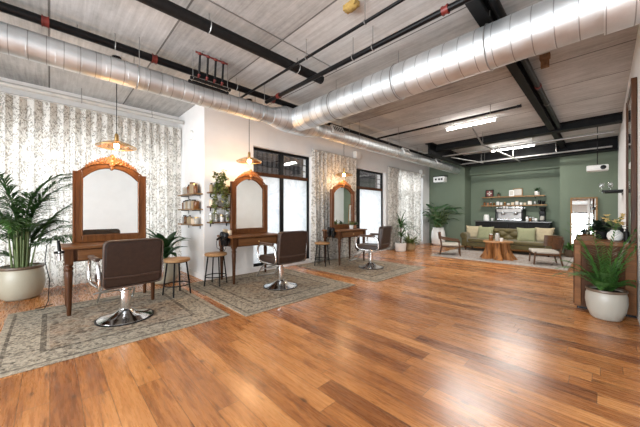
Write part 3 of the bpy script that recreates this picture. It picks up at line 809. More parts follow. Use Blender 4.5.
# ------------------------------------------------------------------ salon chairs
def make_chair(label):
    t = thing('salon_chair', label, 'chair', (0, 0, 0), 0, 'brown salon chairs')   # faces +x locally
    m = MB(); m.lathe([(.245, .0), (.25, .006), (.245, .014), (.17, .034), (.11, .055), (.07, .085), (.055, .10), (.052, .105)], (0,0,0), 40); m.build('base', M['chrome'], t)
    m = MB(); m.lathe([(.246, .0), (.262, .002), (.262, .010), (.246, .012)], (0,0,0), 40); m.build('base_ring', M['black'], t)
    m = MB(); m.lathe([(.050, .10), (.050, .28), (.056, .285), (.056, .30), (.036, .305), (.036, .36)], (0,0,0), 24); m.build('column', M['chrome'], t)
    m = MB(); m.box(-.13, .13, -.13, .13, .345, .365); m.tube([(0, .05, .34), (.02, .27, .30)], .008, 8); m.build('seat_plate', M['steel'], t, False)
    m = MB(); m.box(-.24, .27, -.222, .222, .37, .475); m.build('seat', M['leather'], t, True, .035, seg=4)
    # backrest: slightly leaning slab with round corners
    Rb = Matrix.Translation((-.26, 0, .405)) @ Matrix.Rotation(R(-7), 4, 'Y')
    m = MB(); pl = []
    W2_, H2, rr = .248, .452, .05
    for cx, cz, a0 in ((W2_-rr, H2-rr, 0), (-W2_+rr, H2-rr, 90), (-W2_+rr, rr, 180), (W2_-rr, rr, 270)):
        for k in range(7):
            a = R(a0 + 15*k); pl.append((cx + rr*math.cos(a), cz + rr*math.sin(a)))
    m.prism(pl, -.045, .045, 'x')
    for v in m.bm.verts: v.co = Rb @ v.co
    bk = m.build('backrest', M['leather'], t, True, .022, seg=3)
    m = MB()
    m.tube([Rb @ Vector((-.047, y, z)) for y, z in pl], .006, 6, True)
    m.tube([Rb @ Vector((-.049, -.243, .105)), Rb @ Vector((-.052, 0, .098)), Rb @ Vector((-.049, .243, .105))], .010, 8); m.build('piping', M['leather_edge'], bk)
    for s in (-1, 1):
        y = s*.272
        loop = [(-.27, y*.98, .44), (-.26, y, .56), (-.22, y, .635), (-.10, y, .655), (.08, y, .655), (.17, y, .63), (.205, y, .56), (.20, y, .47), (.16, y, .41), (.06, y*.95, .385), (-.10, y*.9, .38), (-.22, y*.95, .39)]
        P = [Vector(p) for p in loop]; Q = []
        for i in range(len(P)):
            a, b_, c, d = P[i-1], P[i], P[(i+1) % len(P)], P[(i+2) % len(P)]
            for u in (0, .33, .67):
                Q.append(.5*((2*b_) + (c-a)*u + (2*a - 5*b_ + 4*c - d)*u*u + (3*b_ - a - 3*c + d)*u**3))
        m = MB(); m.tube(Q, .015, 10, True); ar = m.build('arm_frame', M['chrome'], t)
        m = MB(); m.box(-.20, .13, y-.026, y+.026, .655, .685); m.build('armrest_pad', M['leather_edge'], ar, True, .012)
    m = MB()
    m.tube([(.16, -.15, .37), (.30, -.16, .25), (.40, -.17, .12), (.42, -.17, .11), (.42, .17, .11), (.40, .17, .12), (.30, .16, .25), (.16, .15, .37)], .011, 8)
    m.tube([(.31, -.165, .235), (.31, .165, .235)], .009, 8)
    m.build('footrest', M['steel'], t)
    return t
CH = 0.0095
c1 = make_chair('brown leather salon chair nearest the camera seen from behind'); place(c1, (-3.57, .58, CH), R(184))
dup(c1, (-3.46, 2.53, CH), R(179), 'brown leather salon chair at the middle mirror, seen from its side')
dup(c1, (-3.37, 4.76, CH), R(192), 'brown leather salon chair farthest back before the curtained mirror')

# ------------------------------------------------------------------ stools
def make_stool(label):
    t = thing('stool', label, 'stool', (0,0,0), 0, 'round wooden stools')
    m = MB(); m.lathe([(.155, .455), (.165, .46), (.168, .475), (.165, .49), (.155, .495)], (0,0,0), 32); m.build('seat', M['stool'], t)
    for i in range(4):
        a = R(45 + 90*i); m = MB(); m.tube([(.12*math.cos(a), .12*math.sin(a), .455), (.175*math.cos(a), .175*math.sin(a), .001)], .0105, 8); m.build('leg', M['blackmatte'], t)
    m = MB()
    m.tube([(.158*math.cos(k*PI/12), .158*math.sin(k*PI/12), .14) for k in range(24)], .008, 6, True); m.build('foot_ring', M['blackmatte'], t)
    m = MB(); m.lathe([(.14, .445), (.14, .455)], (0,0,0), 24); m.build('seat_ring', M['blackmatte'], t)
    return t
s1 = make_stool('round wooden stool right of the nearest salon chair'); place(s1, (-4.10, 1.25, CH), R(15))
dup(s1, (-4.24, 1.86, CH), R(40), 'round wooden stool at the corner of the white pier')
dup(s1, (-4.22, 4.18, CH), R(25), 'round wooden stool at the left end of the farthest table')

# ------------------------------------------------------------------ pendants
def make_pendant(label, loc):
    t = thing('pendant_lamp', label, 'lamp', loc, 0, 'amber glass pendant lamps')
    m = MB(); m.tube([(0,0,.14), (0,0,CE-loc[2]-.02)], .0045, 6); m.build('cord', M['black'], t)
    m = MB(); m.lathe([(.05, CE-loc[2]-.025), (.05, CE-loc[2]-.001)], (0,0,0), 16); m.build('ceiling_rose', M['black'], t)
    m = MB(); m.lathe([(.012, .15), (.022, .13), (.024, .07), (.034, .065), (.034, .05)], (0,0,0), 16); m.build('lamp_holder', M['brass'], t)
    m = MB(); m.lathe([(.035, .062), (.10, .045), (.17, .015), (.205, -.012), (.208, -.018), (.203, -.014), (.168, .010), (.10, .038), (.035, .055)], (0,0,0), 32, cap=False); s = m.build('lamp_shade', M['amber'], t)
    m = MB(); m.tube([(.207*math.cos(k*PI/20), .207*math.sin(k*PI/20), -.015) for k in range(40)], .005, 6, True); m.build('rim', M['brass'], s)
    m = MB(); m.ball((0,0,-.005), (.030, .030, .038), 14, 10); m.build('bulb', M['bulb'], t)
    return t
make_pendant('lit amber glass pendant lamp above the nearest mirror', (-4.2, .59, 1.955))
make_pendant('lit amber glass pendant lamp above the middle mirror', (-4.2, 2.42, 2.015))
make_pendant('lit amber glass pendant lamp above the farthest table', (-4.2, 4.87, 2.02))

# ------------------------------------------------------------------ plants
def pot(t, prof, mat, rim=None, name='pot', soil_r=None, soil_z=None):
    m = MB(); m.lathe(prof, (0,0,0), 40); p = m.build(name, mat, t, angle=60)
    if rim:
        m = MB(); m.lathe(rim, (0,0,0), 40, cap=False); m.build('rim', M['rim'], p)
    if soil_r:
        m = MB(); m.lathe([(soil_r, soil_z-.02), (soil_r*.98, soil_z), (.01, soil_z+.012)], (0,0,0), 30); m.build('soil', M['soil'], t)
# big palm, left
t = thing('potted_palm', 'large feathery palm in a stoneware pot before the alcove curtain', 'plant', (-5.39, -.27, 0))
pot(t, [(.155, 0), (.185, .03), (.222, .13), (.23, .23), (.22, .34), (.208, .385), (.215, .41), (.218, .42), (.205, .425), (.192, .415), (.192, .36)], M['stonepot'], [(.213, .395), (.225, .41), (.223, .43), (.203, .433), (.193, .415)], 'pot', .193, .39)
random.seed(11)
st = MB(); fo = MB()
for i in range(30):
    a = 2*PI*i/30 + random.uniform(-.2, .2); rr = random.uniform(.02, .085)
    bx, by = rr*math.cos(a), rr*math.sin(a); hh = random.uniform(.62, 1.12)
    tx, ty = bx*1.5, by*1.5
    st.tube([(bx, by, .38), (bx*1.3, by*1.3, .43 + (hh-.43)*.5), (tx, ty, hh)], [.013, .010, .007], 7)
    el = R(random.uniform(60, 84)) if i % 4 else R(random.uniform(25, 50))
    L = random.uniform(.80, 1.12)
    if i % 4 == 0: hh -= .25
    if math.cos(a) < -.3: L *= .55                      # the curtain stands behind
    fo.frond((tx, ty, hh), a, el, L, R(random.uniform(65, 105)), 30, .27, .022, .10, .006, .8)
st.build('stems', M['stem'], t); fo.clamp(x0=-.27); fo.build('foliage', M['palm'], t, angle=180)
# leafy plant beside stool
t = thing('potted_plant', 'broad-leaved plant in a round pot behind the nearest stool', 'plant', (-5.02, 1.34, 0))
pot(t, [(.15, 0), (.19, .04), (.22, .18), (.21, .30), (.20, .34), (.205, .36), (.19, .36), (.18, .33)], M['stonepot'], [(.2, .345), (.213, .355), (.21, .372), (.185, .372)], 'pot', .185, .335)
fo = MB(); random.seed(5)
for i in range(24):
    a = i*2.4; e = R(random.uniform(58, 88)); L = random.uniform(.42, .60)
    fo.leaf((.03*math.cos(a), .03*math.sin(a), .36 + .16*(i % 3)/2), a, e, L, random.uniform(.09, .13), R(random.uniform(70, 115)), 8, .25, prof=lambda q: max(.05, math.sin(PI*min(1, q**1.15))))
fo.clamp(y1=.46, x0=-.60); fo.build('foliage', M['deep'], t, angle=180)
# fern front right
t = thing('potted_fern', 'green fern in a pale glazed pot before the wooden cabinet', 'plant', (.015, 4.265, 0))
pot(t, [(.105, 0), (.122, .012), (.150, .09), (.164, .18), (.161, .25), (.151, .285), (.157, .30), (.149, .31), (.137, .30), (.136, .27)], M['greypot'], [(.153, .288), (.163, .299), (.161, .315), (.143, .317), (.137, .30)], 'pot', .139, .288)
fo = MB(); random.seed(21)
for i in range(36):
    a = i*2.399 + random.uniform(-.3, .3); inner = i < 14
    e = R(random.uniform(74, 89)) if inner else R(random.uniform(42, 68))
    L = random.uniform(.66, .88) if inner else random.uniform(.38, .54)
    if math.sin(a) > .35: L *= .55; e = max(e, R(74))
    if math.cos(a) > .25: L *= .55 if not inner else .9; e = max(e, R(62))
    fo.frond((.04*math.cos(a), .04*math.sin(a), .29), a, e, L, R(random.uniform(60, 115)) if not inner else R(random.uniform(20, 65)), 24, .085, .014, .06, .0035, .4, spread=74)
fo.clamp(x1=.215); fo.clamp(y1=.165, zmax=.83); fo.build('foliage', M['fern'], t, angle=180)
# dracaena and basket plant by far curtain
t = thing('potted_plant', 'spiky dracaena in a white pot at the far curtain', 'plant', (-4.22, 7.46, 0))
pot(t, [(.13, 0), (.15, .02), (.165, .24), (.15, .25), (.145, .22)], M['whitepot'], None, 'pot', .148, .235)
m = MB(); m.tube([(0, 0, .22), (.01, .01, .50), (0, .02, .72)], [.022, .02, .018], 8); m.tube([(.03, -.03, .22), (.06, -.06, .40)], [.015, .012], 7); m.build('stem', M['bark'], t)
fo = MB(); random.seed(8)
for cx, cy, cz, n, s in ((0, .02, .66, 44, 1.0), (.06, -.06, .40, 24, .75)):
    for i in range(n):
        a = i*2.4; e = R(random.uniform(5, 80)); L = random.uniform(.52, .78)*s
        if math.cos(a) < -.4: L *= .45
        fo.leaf((cx, cy, cz + .10*i/n), a, e, L, .046, R(random.uniform(60, 110)), 6, .3, prof=lambda q: max(.02, (1-q)**.6)*min(1, .4+q*4))
fo.clamp(x0=-.29); fo.build('foliage', M['palm'], t, angle=180)
t = thing('potted_plant', 'low bushy plant in a woven basket beside the dracaena', 'plant', (-4.16, 7.90, 0))
pot(t, [(.13, 0), (.16, .03), (.17, .14), (.155, .22), (.145, .215)], M['basket'], None, 'basket', .15, .20)
fo = MB(); random.seed(9)
for i in range(46):
    a = i*2.4; fo.leaf((.06*math.cos(a), .06*math.sin(a), .2), a, R(random.uniform(20, 85)), random.uniform(.22, .42), .06, R(random.uniform(50, 110)), 5, .3)
fo.clamp(x0=-.35); fo.build('foliage', M['olive'], t, angle=180)
# lounge palm
t = thing('potted_palm', 'tall broad-leaved palm in a white pot at the green wall corner', 'plant', (-4.13, 9.92, 0))
pot(t, [(.16, 0), (.21, .05), (.24, .28), (.22, .48), (.18, .60), (.19, .62), (.17, .62), (.16, .56)], M['whitepot'], None, 'pot', .165, .57)
fo = MB(); st = MB(); random.seed(14)
for i in range(66):
    a = i*2.399; e0 = R(random.uniform(40, 88)); hl = random.uniform(.15, .95)
    d = Vector((math.cos(a)*math.cos(e0), math.sin(a)*math.cos(e0), math.sin(e0)))
    k = .55 if (math.sin(a) > .25 or math.cos(a) < -.6) else .9
    b0 = Vector((.04*math.cos(a), .04*math.sin(a), .56)); tip = b0 + d*hl*Vector((k, k, 1)).z
    tip.x = b0.x + d.x*hl*k; tip.y = b0.y + d.y*hl*k
    st.tube([b0, tip], [.008, .005], 5)
    fo.leaf(tip, a, e0*.7, random.uniform(.42, .62)*(k if k < 1 else 1), random.uniform(.13, .19), R(random.uniform(60, 115)), 8, .25, prof=lambda q: max(.02, math.sin(PI*min(1, .05 + .95*q**.8))))
st.build('stems', M['stem'], t); fo.clamp(x0=-.50, y1=.44); fo.clamp(y0=-.36); fo.build('foliage', M['deep'], t, angle=180)
# little plant behind right armchair
t = thing('potted_plant', 'small green plant on the floor behind the right armchair', 'plant', (-.60, 9.55, .0095))
pot(t, [(.10, 0), (.12, .02), (.125, .18), (.115, .185), (.11, .16)], M['rim'], None, 'pot', .112, .17)
fo = MB(); random.seed(33)
for i in range(30):
    a = i*2.4; fo.leaf((.03*math.cos(a), .03*math.sin(a), .17), a, R(random.uniform(25, 85)), random.uniform(.2, .36), .05, R(random.uniform(40, 100)), 5, .3)
fo.clamp(y1=.7); fo.build('foliage', M['fern'], t, angle=180)

# ------------------------------------------------------------------ pier shelves and bottles
def wshelf(label, x0, x1, y0, y1, z, mat, group, th=.022, brk=None):
    t = thing('wall_shelf', label, 'shelf', ((x0+x1)/2, (y0+y1)/2, z), 0, group)
    hx, hy = (x1-x0)/2, (y1-y0)/2
    m = MB(); m.box(-hx, hx, -hy, hy, -th, 0); m.build('board', mat, t, False, .003)
    for s in (-.7, .7):
        m = MB()
        if brk == 'y': m.box(s*hx-.008, s*hx+.008, -hy*.7, hy, -th-.012, -th); m.box(s*hx-.008, s*hx+.008, hy-.008, hy, -th-.06, -th)
        else:
            q = 1 if brk == '+x' else -1
            xx = (hx-.008, hx) if q > 0 else (-hx, -hx+.008)
            m.box(-hx if q < 0 else -hx*.7, hx if q > 0 else hx*.7, s*hy-.008, s*hy+.008, -th-.012, -th); m.box(xx[0], xx[1], s*hy-.008, s*hy+.008, -th-.06, -th)
        m.build('bracket', M['blackmatte'], t, False)
    return t
LV = ('top', 'middle', 'bottom')
SL = (1.46, 1.20, .94); SR = (1.48, 1.24, .98)
for i in range(3):
    wshelf('%s wooden shelf on the narrow left side of the pier' % LV[i], -5.50, -4.72, 1.69, 1.85, SL[i], M['shelf_x'], 'pier side shelves', brk='y')
    wshelf('%s wooden shelf on the pier face left of middle mirror' % LV[i], WX, WX+.15, 1.89, 2.30, SR[i], M['shelf_wood'], 'pier face shelves', brk='-x')
def bottle(label, loc, r, h, body, cap, group, cat='bottle', name='bottle', kind=0):
    t = thing(name, label, cat, loc, 0, group)
    m = MB()
    if kind == 0: m.lathe([(r*.95, 0), (r, .005), (r, h*.72), (r*.8, h*.8), (r*.38, h*.84), (r*.38, h*.88)], (0,0,0), 14)
    elif kind == 1: m.lathe([(r*.9, 0), (r, .006), (r, h*.8), (r*.85, h*.86), (r*.8, h*.88)], (0,0,0), 14)
    else: m.lathe([(r*.7, 0), (r*.8, .01), (r, h*.88), (r*.95, h*.88), (r*.75, .02)], (0,0,0), 14)
    m.build('body', M[body], t)
    if cap:
        m = MB()
        if kind == 0: m.lathe([(r*.45, h*.87), (r*.45, h), (r*.2, h)], (0,0,0), 10); m.box(-r*.9, 0, -.006, .006, h*.95, h)
        else: m.lathe([(r*.88, h*.87), (r*.88, h), (r*.5, h)], (0,0,0), 12)
        m.build('cap', M[cap], t)
    return t
spec_side = [  # (x, r, h, body, cap, kind, words)
  [(-5.33, .035, .16, 'jarglass', 'steel', 0, 'clear glass pump bottle'), (-5.23, .04, .13, 'jarglass', 'steel', 1, 'clear glass jar'), (-5.12, .032, .17, 'amberjar', 'black', 0, 'amber pump bottle'), (-5.0, .05, .20, 'label_tan', 'shelf_wood', 1, 'large kraft-wrapped jar'), (-4.88, .048, .17, 'label_tan', 'brass', 1, 'kraft-wrapped jar with brass lid'), (-4.79, .035, .15, 'amberjar', 'black', 0, 'small amber bottle at the corner')],
  [(-5.36, .035, .15, 'amberjar', 'black', 0, 'slim amber bottle'), (-5.27, .035, .16, 'jarglass', 'black', 0, 'clear bottle with black pump'), (-5.17, .038, .16, 'label_tan', 'black', 0, 'tan bottle with black pump'), (-5.06, .04, .17, 'jarglass', 'black', 0, 'wide clear bottle with black pump'), (-4.94, .045, .16, 'label_tan', 'black', 1, 'tan jar with black lid'), (-4.81, .05, .13, 'amberjar', 'shelf_wood', 1, 'squat brown jar at the corner')],
  [(-5.36, .032, .15, 'jarglass', 'black', 0, 'slim clear bottle with black pump'), (-5.27, .035, .15, 'amberjar', 'black', 0, 'amber bottle with black pump'), (-5.17, .038, .13, 'label_tan', 'black', 1, 'short tan jar'), (-5.06, .036, .15, 'label_tan', 'black', 0, 'tan pump bottle'), (-4.93, .05, .11, 'candle', None, 1, 'cream candle jar'), (-4.81, .04, .12, 'jarglass', 'brass', 1, 'clear jar with brass lid at the corner')]]
for i, row in enumerate(spec_side):
    for x, r, h, bo, ca, k, wd in row:
        bottle('%s on the %s shelf of the pier side' % (wd, LV[i]), (x, 1.765 + (.012 if k else -.01), SL[i]), r, h, bo, ca, 'bottles on pier side shelves', 'jar' if k else 'bottle', 'jar' if k else 'bottle', k)
spec_face = [
  [(1.94, .034, .15, 'label_tan', 'black', 0, 'tan pump bottle left of the trailing plant'), (2.24, .036, .12, 'amberjar', 'brass', 1, 'brown jar right of the trailing plant')],
  [(1.94, .035, .13, 'candle', None, 1, 'cream candle jar'), (2.03, .03, .14, 'jarglass', 'steel', 0, 'clear bottle'), (2.22, .04, .10, 'whitepot', None, 2, 'white cup')],
  [(1.93, .035, .14, 'jarglass', 'steel', 1, 'clear storage jar'), (2.02, .03, .16, 'jarglass', 'steel', 0, 'clear pump bottle'), (2.12, .035, .12, 'whitepot', 'brass', 1, 'white jar with brass lid'), (2.22, .032, .15, 'jarglass', 'steel', 0, 'clear glass bottle by the mirror')]]
for i, row in enumerate(spec_face):
    for y, r, h, bo, ca, k, wd in row:
        bottle('%s on the %s shelf of the pier face' % (wd, LV[i]), (WX+.075, y, SR[i]), r, h, bo, ca, 'bottles on pier face shelves', 'cup' if k == 2 else 'jar' if k else 'bottle', 'cup' if k == 2 else 'jar' if k else 'bottle', k)
# trailing plant on the top shelf
t = thing('trailing_plant', 'leafy trailing plant spilling from the top pier face shelf', 'plant', (WX+.085, 2.04, SR[0]))
pot(t, [(.045, 0), (.055, .01), (.06, .10), (.055, .10), (.052, .08)], M['whitepot'], None, 'pot', .053, .085)
st = MB(); fo = MB(); random.seed(17)
for i in range(22):
    a = R(random.uniform(-85, 85)); reach = random.uniform(.08, .22); fall = random.uniform(.15, .72) if i > 6 else -random.uniform(.02, .16)
    pts = []
    for k in range(9):
        q = k/8
        x = .02 + max(0, math.cos(a))*reach*min(1, q*2.2)*.9; y = math.sin(a)*reach*min(1, q*1.8)*.8
        z = .09 + .11*math.sin(min(1, q*2)*PI/2) - fall*q**1.6
        if x < .075 and z < .02: x = .09
        pts.append(Vector((max(x, -.03), y, z)))
    st.tube(pts, .003, 4)
    for k in range(1, 9):
        for s in (0, 1, 2):
            az = R(random.uniform(-100, 100))
            p = pts[k] + Vector((random.uniform(0, .02), random.uniform(-.02, .02), random.uniform(-.015, .015)))
            fo.leaf(p, az, R(random.uniform(-30, 50)), random.uniform(.05, .085), .040, R(60), 4, .2)
st.build('stems', M['stem'], t); fo.clamp(x0=-.08); fo.build('foliage', M['olive'], t, angle=180)

# ------------------------------------------------------------------ table accessories
def holder(loc, label, n=2):
    t = thing('tool_holder', label, 'holder', loc, 0, 'tool holders at table ends')
    m = MB(); m.box(-.10, .10, -.012, 0, -.06, .0); m.build('bracket_plate', M['blackmatte'], t, False)
    for x in (-.05, .06)[:n]:
        m = MB(); m.tube([(x + .042*math.cos(k*PI/8), -.058 + .042*math.sin(k*PI/8), -.03) for k in range(16)], .006, 6, True); m.build('holder_ring', M['blackmatte'], t)
    return t
def dryer(loc, rz, label):
    t = thing('hair_dryer', label, 'hair dryer', loc, rz, 'black hair dryers in holders')
    m = MB(); m.lathe([(.028, -.10), (.032, -.09), (.038, -.02), (.046, .04), (.046, .085), (.036, .11), (.02, .115)], (0,0,0), 16); m.build('barrel', M['black'], t)
    m = MB(); m.tube([(0, 0, .045), (.06, -.005, .035), (.13, -.01, .0)], [.02, .019, .017], 10); m.build('handle', M['black'], t)
    m = MB(); m.tube([(.13, -.01, 0), (.15, -.01, -.03), (.12, -.02, -.13), (.05, -.01, -.17), (.0, .0, -.12)], .0045, 6); m.build('cord', M['black'], t)
    return t
for (tx, ty, ln, wd) in ((TX, 2.50, .98, 'middle'), (-4.17, 4.87, .98, 'farthest')):
    ye = ty - ln/2 + .045
    holder((tx+.03, ye, .715), 'black tool holder on the left end of the %s table' % wd)
    dryer((tx-.02, ye-.058, .71), R(-60), 'black hair dryer hanging at the back of the %s table end' % wd)
    dryer((tx+.09, ye-.058, .70), R(-40), 'black hair dryer hanging at the front of the %s table end' % wd)
holder((TX+.02, .135, .715), 'black tool holder on the left end of the nearest table', 2)
t = thing('curling_iron', 'curling iron in the holder at nearest table end with trailing cord', 'curling iron', (TX+.08, .077, .60))
m = MB(); m.tube([(0, 0, 0), (0, 0, .10)], .014, 10); m.tube([(.0, -.012, .0), (.0, -.04, .07)], .005, 6); m.build('barrel', M['steel'], t)
m = MB(); m.tube([(0, 0, .10), (0, -.01, .22)], [.017, .014], 10); m.build('handle', M['black'], t)
m = MB(); m.tube([(0, -.01, .22), (.0, -.04, .25), (-.02, -.10, .18), (-.05, -.115, .0), (-.04, -.08, -.2), (-.12, -.09, -.45), (-.28, -.12, -.572), (-.35, -.2, -.594), (-.45, -.20, -.596), (-.55, -.05, -.596)], .0042, 6); m.build('cord', M['black'], t)
o = MB().lathe([(.03, 0), (.034, .004), (.034, .08), (.028, .08), (.026, .06)], n=16).build('candle', M['candle']); o.location = (TX-.05, 2.13, .7595); tag(o, 'cream candle in front of the frame on middle table', 'candle')
o = MB().box(-.035, .035, -.03, .03, 0, .10).build('product_box', M['label_tan'], smooth=False, bevel=.003); o.location = (TX-.13, 2.09, .7595); tag(o, 'small tan product box behind the candle on middle table', 'box')
for (dx, dy, lab, pm, fm, hgt) in ((.10, .17, 'small leafy plant in a white pot before the farthest mirror', 'whitepot', 'olive', .16), (.06, .33, 'small green plant at the right end of the farthest table', 'terra', 'deep', .17)):
    t = thing('potted_plant', lab, 'plant', (-4.17+dx-.05, 4.87+dy, .7595))
    pot(t, [(.035, 0), (.045, .01), (.05, .09), (.043, .09)], M[pm], None, 'pot', .043, .08)
    fo = MB(); random.seed(int(dy*100))
    for i in range(26):
        a = i*2.4; fo.leaf((.01*math.cos(a), .01*math.sin(a), .08), a, R(random.uniform(25, 88)), random.uniform(.08, hgt), .035, R(random.uniform(30, 90)), 4, .3)
    fo.build('foliage', M[fm], t, angle=180)

# ------------------------------------------------------------------ lounge
def make_sofa():
    t = thing('sofa', 'olive green velvet button-tufted sofa before the coffee counter', 'sofa', (-1.98, 9.47, .0095))
    hw = 1.09
    m = MB(); m.box(-hw+.06, hw-.06, -.38, .34, .12, .245); m.build('base', M['velvet'], t, True, .02)
    for i in range(2):
        x0 = -hw+.17 + i*(hw-.17); m = MB(); m.box(x0+.005, x0+hw-.17-.005, -.40, .22, .247, .355); m.build('seat_cushion', M['velvet'], t, True, .04, seg=4)
    # tufted back
    m = MB(); nx, nz = 64, 22; g = []
    for i in range(nx+1):
        x = -hw+.12 + (2*hw-.24)*i/nx; col = []
        for k in range(nz+1):
            z = .26 + .35*k/nz
            u = x/.16; v = (z-.26)/.12
            d = abs(math.sin(PI*(u+v)/2))*abs(math.sin(PI*(u-v)/2))
            y = .22 - .075*d**.5 + .09*(k/nz)
            if k == nz: y += .03
            col.append(m.bm.verts.new((x, y, z)))
        g.append(col)
    for i in range(nx):
        for k in range(nz): m.face([g[i][k], g[i+1][k], g[i+1][k+1], g[i][k+1]])
    bk = m.build('tufted_back', M['velvet'], t, angle=80)
    m = MB(); m.box(-hw+.08, hw-.08, .27, .38, .12, .60); m.tube([(-hw+.05, .325, .605), (hw-.05, .325, .605)], .055, 16); m.build('back_frame', M['velvet'], t, True, .02)
    m = MB()
    for r_ in range(1, 3):
        n = 13
        for i in range(n):
            u = (i - n/2 + .5*(r_ % 2))*2
            x = u*.16*.5 if False else (i - (n-1)/2 + (.5 if r_ % 2 else 0))*.16
            if abs(x) < hw-.16: m.ball((x, .222 + .03*r_, .26 + .12*r_), .011, 8, 5)
    m.build('buttons', M['velvet'], bk)
    for s in (-1, 1):
        m = MB(); x = s*(hw-.08); m.box(x-.075, x+.075, -.40, .34, .12, .42); m.tube([(x+s*.02, -.41, .44), (x+s*.02, .36, .44)], .095, 20)
        a = m.build('arm', M['velvet'], t, True, .015)
        m = MB(); m.tube([(x+s*.02, -.412, .44), (x+s*.02, -.425, .44)], .075, 20); m.build('scroll', M['velvet'], a)
    for x in (-hw+.10, hw-.10):
        for y in (-.34, .30):
            m = MB(); m.lathe([(.016, 0), (.03, .06), (.022, .08), (.034, .12)], (x, y, 0), 12); m.build('leg', M['darkwood'], t)
make_sofa()
def pillow(label, loc, mat, s=.42, rz=0, lean=R(-62)):
    m = MB(); n = 14; top = []; bot = []
    for sgn, arr in ((1, top), (-1, bot)):
        for i in range(n+1):
            row = []
            for k in range(n+1):
                u, v = 2*i/n-1, 2*k/n-1
                e = ((1-u**4)*(1-v**4))**.5
                pin = 1 - .10*(1 - abs(u)**2)*abs(v)**3
                pin2 = 1 - .10*(1 - abs(v)**2)*abs(u)**3
                row.append(m.bm.verts.new((u*s/2*pin2, v*s/2*pin, sgn*(.065*e + .004))))
            arr.append(row)
    for arr in (top, bot):
        for i in range(n):
            for k in range(n): m.face([arr[i][k], arr[i+1][k], arr[i+1][k+1], arr[i][k+1]])
    for i in range(n):
        for (a, b_) in (((i, 0), (i+1, 0)), ((i, n), (i+1, n)), ((0, i), (0, i+1)), ((n, i), (n, i+1))):
            m.face([top[a[0]][a[1]], top[b_[0]][b_[1]], bot[b_[0]][b_[1]], bot[a[0]][a[1]]])
    for v in m.bm.verts: v.co = Matrix.Rotation(R(68), 4, 'X') @ v.co
    o = m.build('cushion', mat, angle=70); o.location = loc; o.rotation_euler = (0, 0, rz)
    return tag(o, label, 'cushion', 'cushions on the sofa')
SZ = .345
pillow('beige cushion in the left corner of the green sofa', (-2.86, 9.53, SZ+.19), M['cush_beige'], .44, R(14))
pillow('green patterned cushion second from left on sofa', (-2.50, 9.37, SZ+.18), M['cush_green'], .44, R(-6))
pillow('green patterned cushion second from right on sofa', (-1.49, 9.37, SZ+.18), M['cush_green'], .44, R(8))
pillow('beige cushion in the right corner of the green sofa', (-1.14, 9.53, SZ+.19), M['cush_beige'], .44, R(-12))
# stump table
t = thing('stump_table', 'rustic tree stump coffee table on the lounge rug', 'table', (-1.86, 7.93, .0095))
def wob(a, z):
    k = max(0, 1 - z/.50)
    n = mnoise.noise(Vector((2.2*math.cos(a), 2.2*math.sin(a), z*2.0)))
    f = abs(math.sin(4*a + .5 + .9*math.sin(2*a) + z*.8))
    return .74 + .06*math.sin(3*a+1) + (.02 + .36*k**.8)*(f**.7) - (.08 + .50*k**.7)*(1-f)**1.3 + .10*n + .03*math.sin(17*a + 6*z)
m = MB(); m.lathe([(.355, 0), (.345, .03), (.31, .10), (.285, .18), (.275, .27), (.29, .35), (.30, .385), (.29, .40)], n=120, wob=wob); m.build('trunk', M['stump'], t, angle=60)
m = MB(); m.lathe([(.27, .40), (.30, .402), (.305, .425), (.295, .435), (.01, .436)], n=90, wob=lambda a, z: 1 + .10*math.sin(3*a+1) + .05*abs(math.sin(3.5*a+.6)) ); m.build('top_slab', M['stumptop'], t, angle=60)
bottle('dark glass jar on the left of the stump table', (-1.97, 7.88, .4455), .045, .17, 'amberjar', 'steel', 'jars on the stump table', 'jar', 'jar', 1)
bottle('clear glass jar in the middle of the stump table', (-1.84, 7.90, .4455), .05, .19, 'jarglass', 'steel', 'jars on the stump table', 'jar', 'jar', 1)
bottle('white cup at the right on the stump table', (-1.74, 7.86, .4455), .04, .09, 'whitepot', None, 'jars on the stump table', 'cup', 'cup', 2)
# armchairs
def armchair(label, loc, rz, wide_back=False):
    t = thing('armchair', label, 'chair', loc, rz, 'low wooden lounge armchairs')      # faces +x
    for s in (-1, 1):
        m = MB(); m.tube([(.23, s*.25, .001), (.21, s*.25, .25), (.20, s*.25, .38 if not wide_back else .28)], [.014, .019, .017], 10); m.build('leg', M['chairwood'], t)
        m = MB(); m.tube([(-.26, s*.23, .001), (-.21, s*.23, .22), (-.27, s*.23, .55)], [.014, .020, .016], 10); m.build('leg', M['chairwood'], t)
        if not wide_back:
            m = MB(); m.tube([(.22, s*.255, .385), (.05, s*.27, .40), (-.15, s*.26, .43), (-.25, s*.235, .46)], [.018, .022, .02, .015], 10); m.build('armrest', M['chairwood'], t)
    m = MB(); m.box(-.22, .23, -.25, .25, .21, .245); m.build('seat_frame', M['chairwood'], t, False, .006)
    m = MB(); m.box(-.21, .25, -.25, .25, .246, .31); m.build('seat_pad', M['cream'], t, True, .028, seg=4)
    m = MB()
    lo, hi = (.43, .59) if not wide_back else (.36, .61)
    A = []
    n = 18; hw = .29 if not wide_back else .36
    for k in range(n+1):
        q = 2*k/n - 1; y = hw*math.sin(q*PI/2*1.0); x = -.27 + .20*(1 - math.cos(q*PI/2*1.05)) if wide_back else -.275 + .05*q*q
        A.append((x - .02, y))
    V = [[m.bm.verts.new((x + dx, y, z)) for x, y in A] for z, dx in ((lo, 0), (lo, .025), (hi, -.02+.025), (hi, -.02))]
    for j in range(4):
        for k in range(n): m.face([V[j][k], V[j][k+1], V[(j+1) % 4][k+1], V[(j+1) % 4][k]])
    for k in (0, n): m.face([V[j][k] for j in range(4)])
    m.build('backrest', M['chairwood'], t, True)
    return t
armchair('low wooden armchair with cream seat left of the stump table', (-2.92, 7.80, .0095), R(22))
armchair('wooden lounge chair with a broad curved back right of stump table', (-.92, 7.84, .0095), R(198), True)
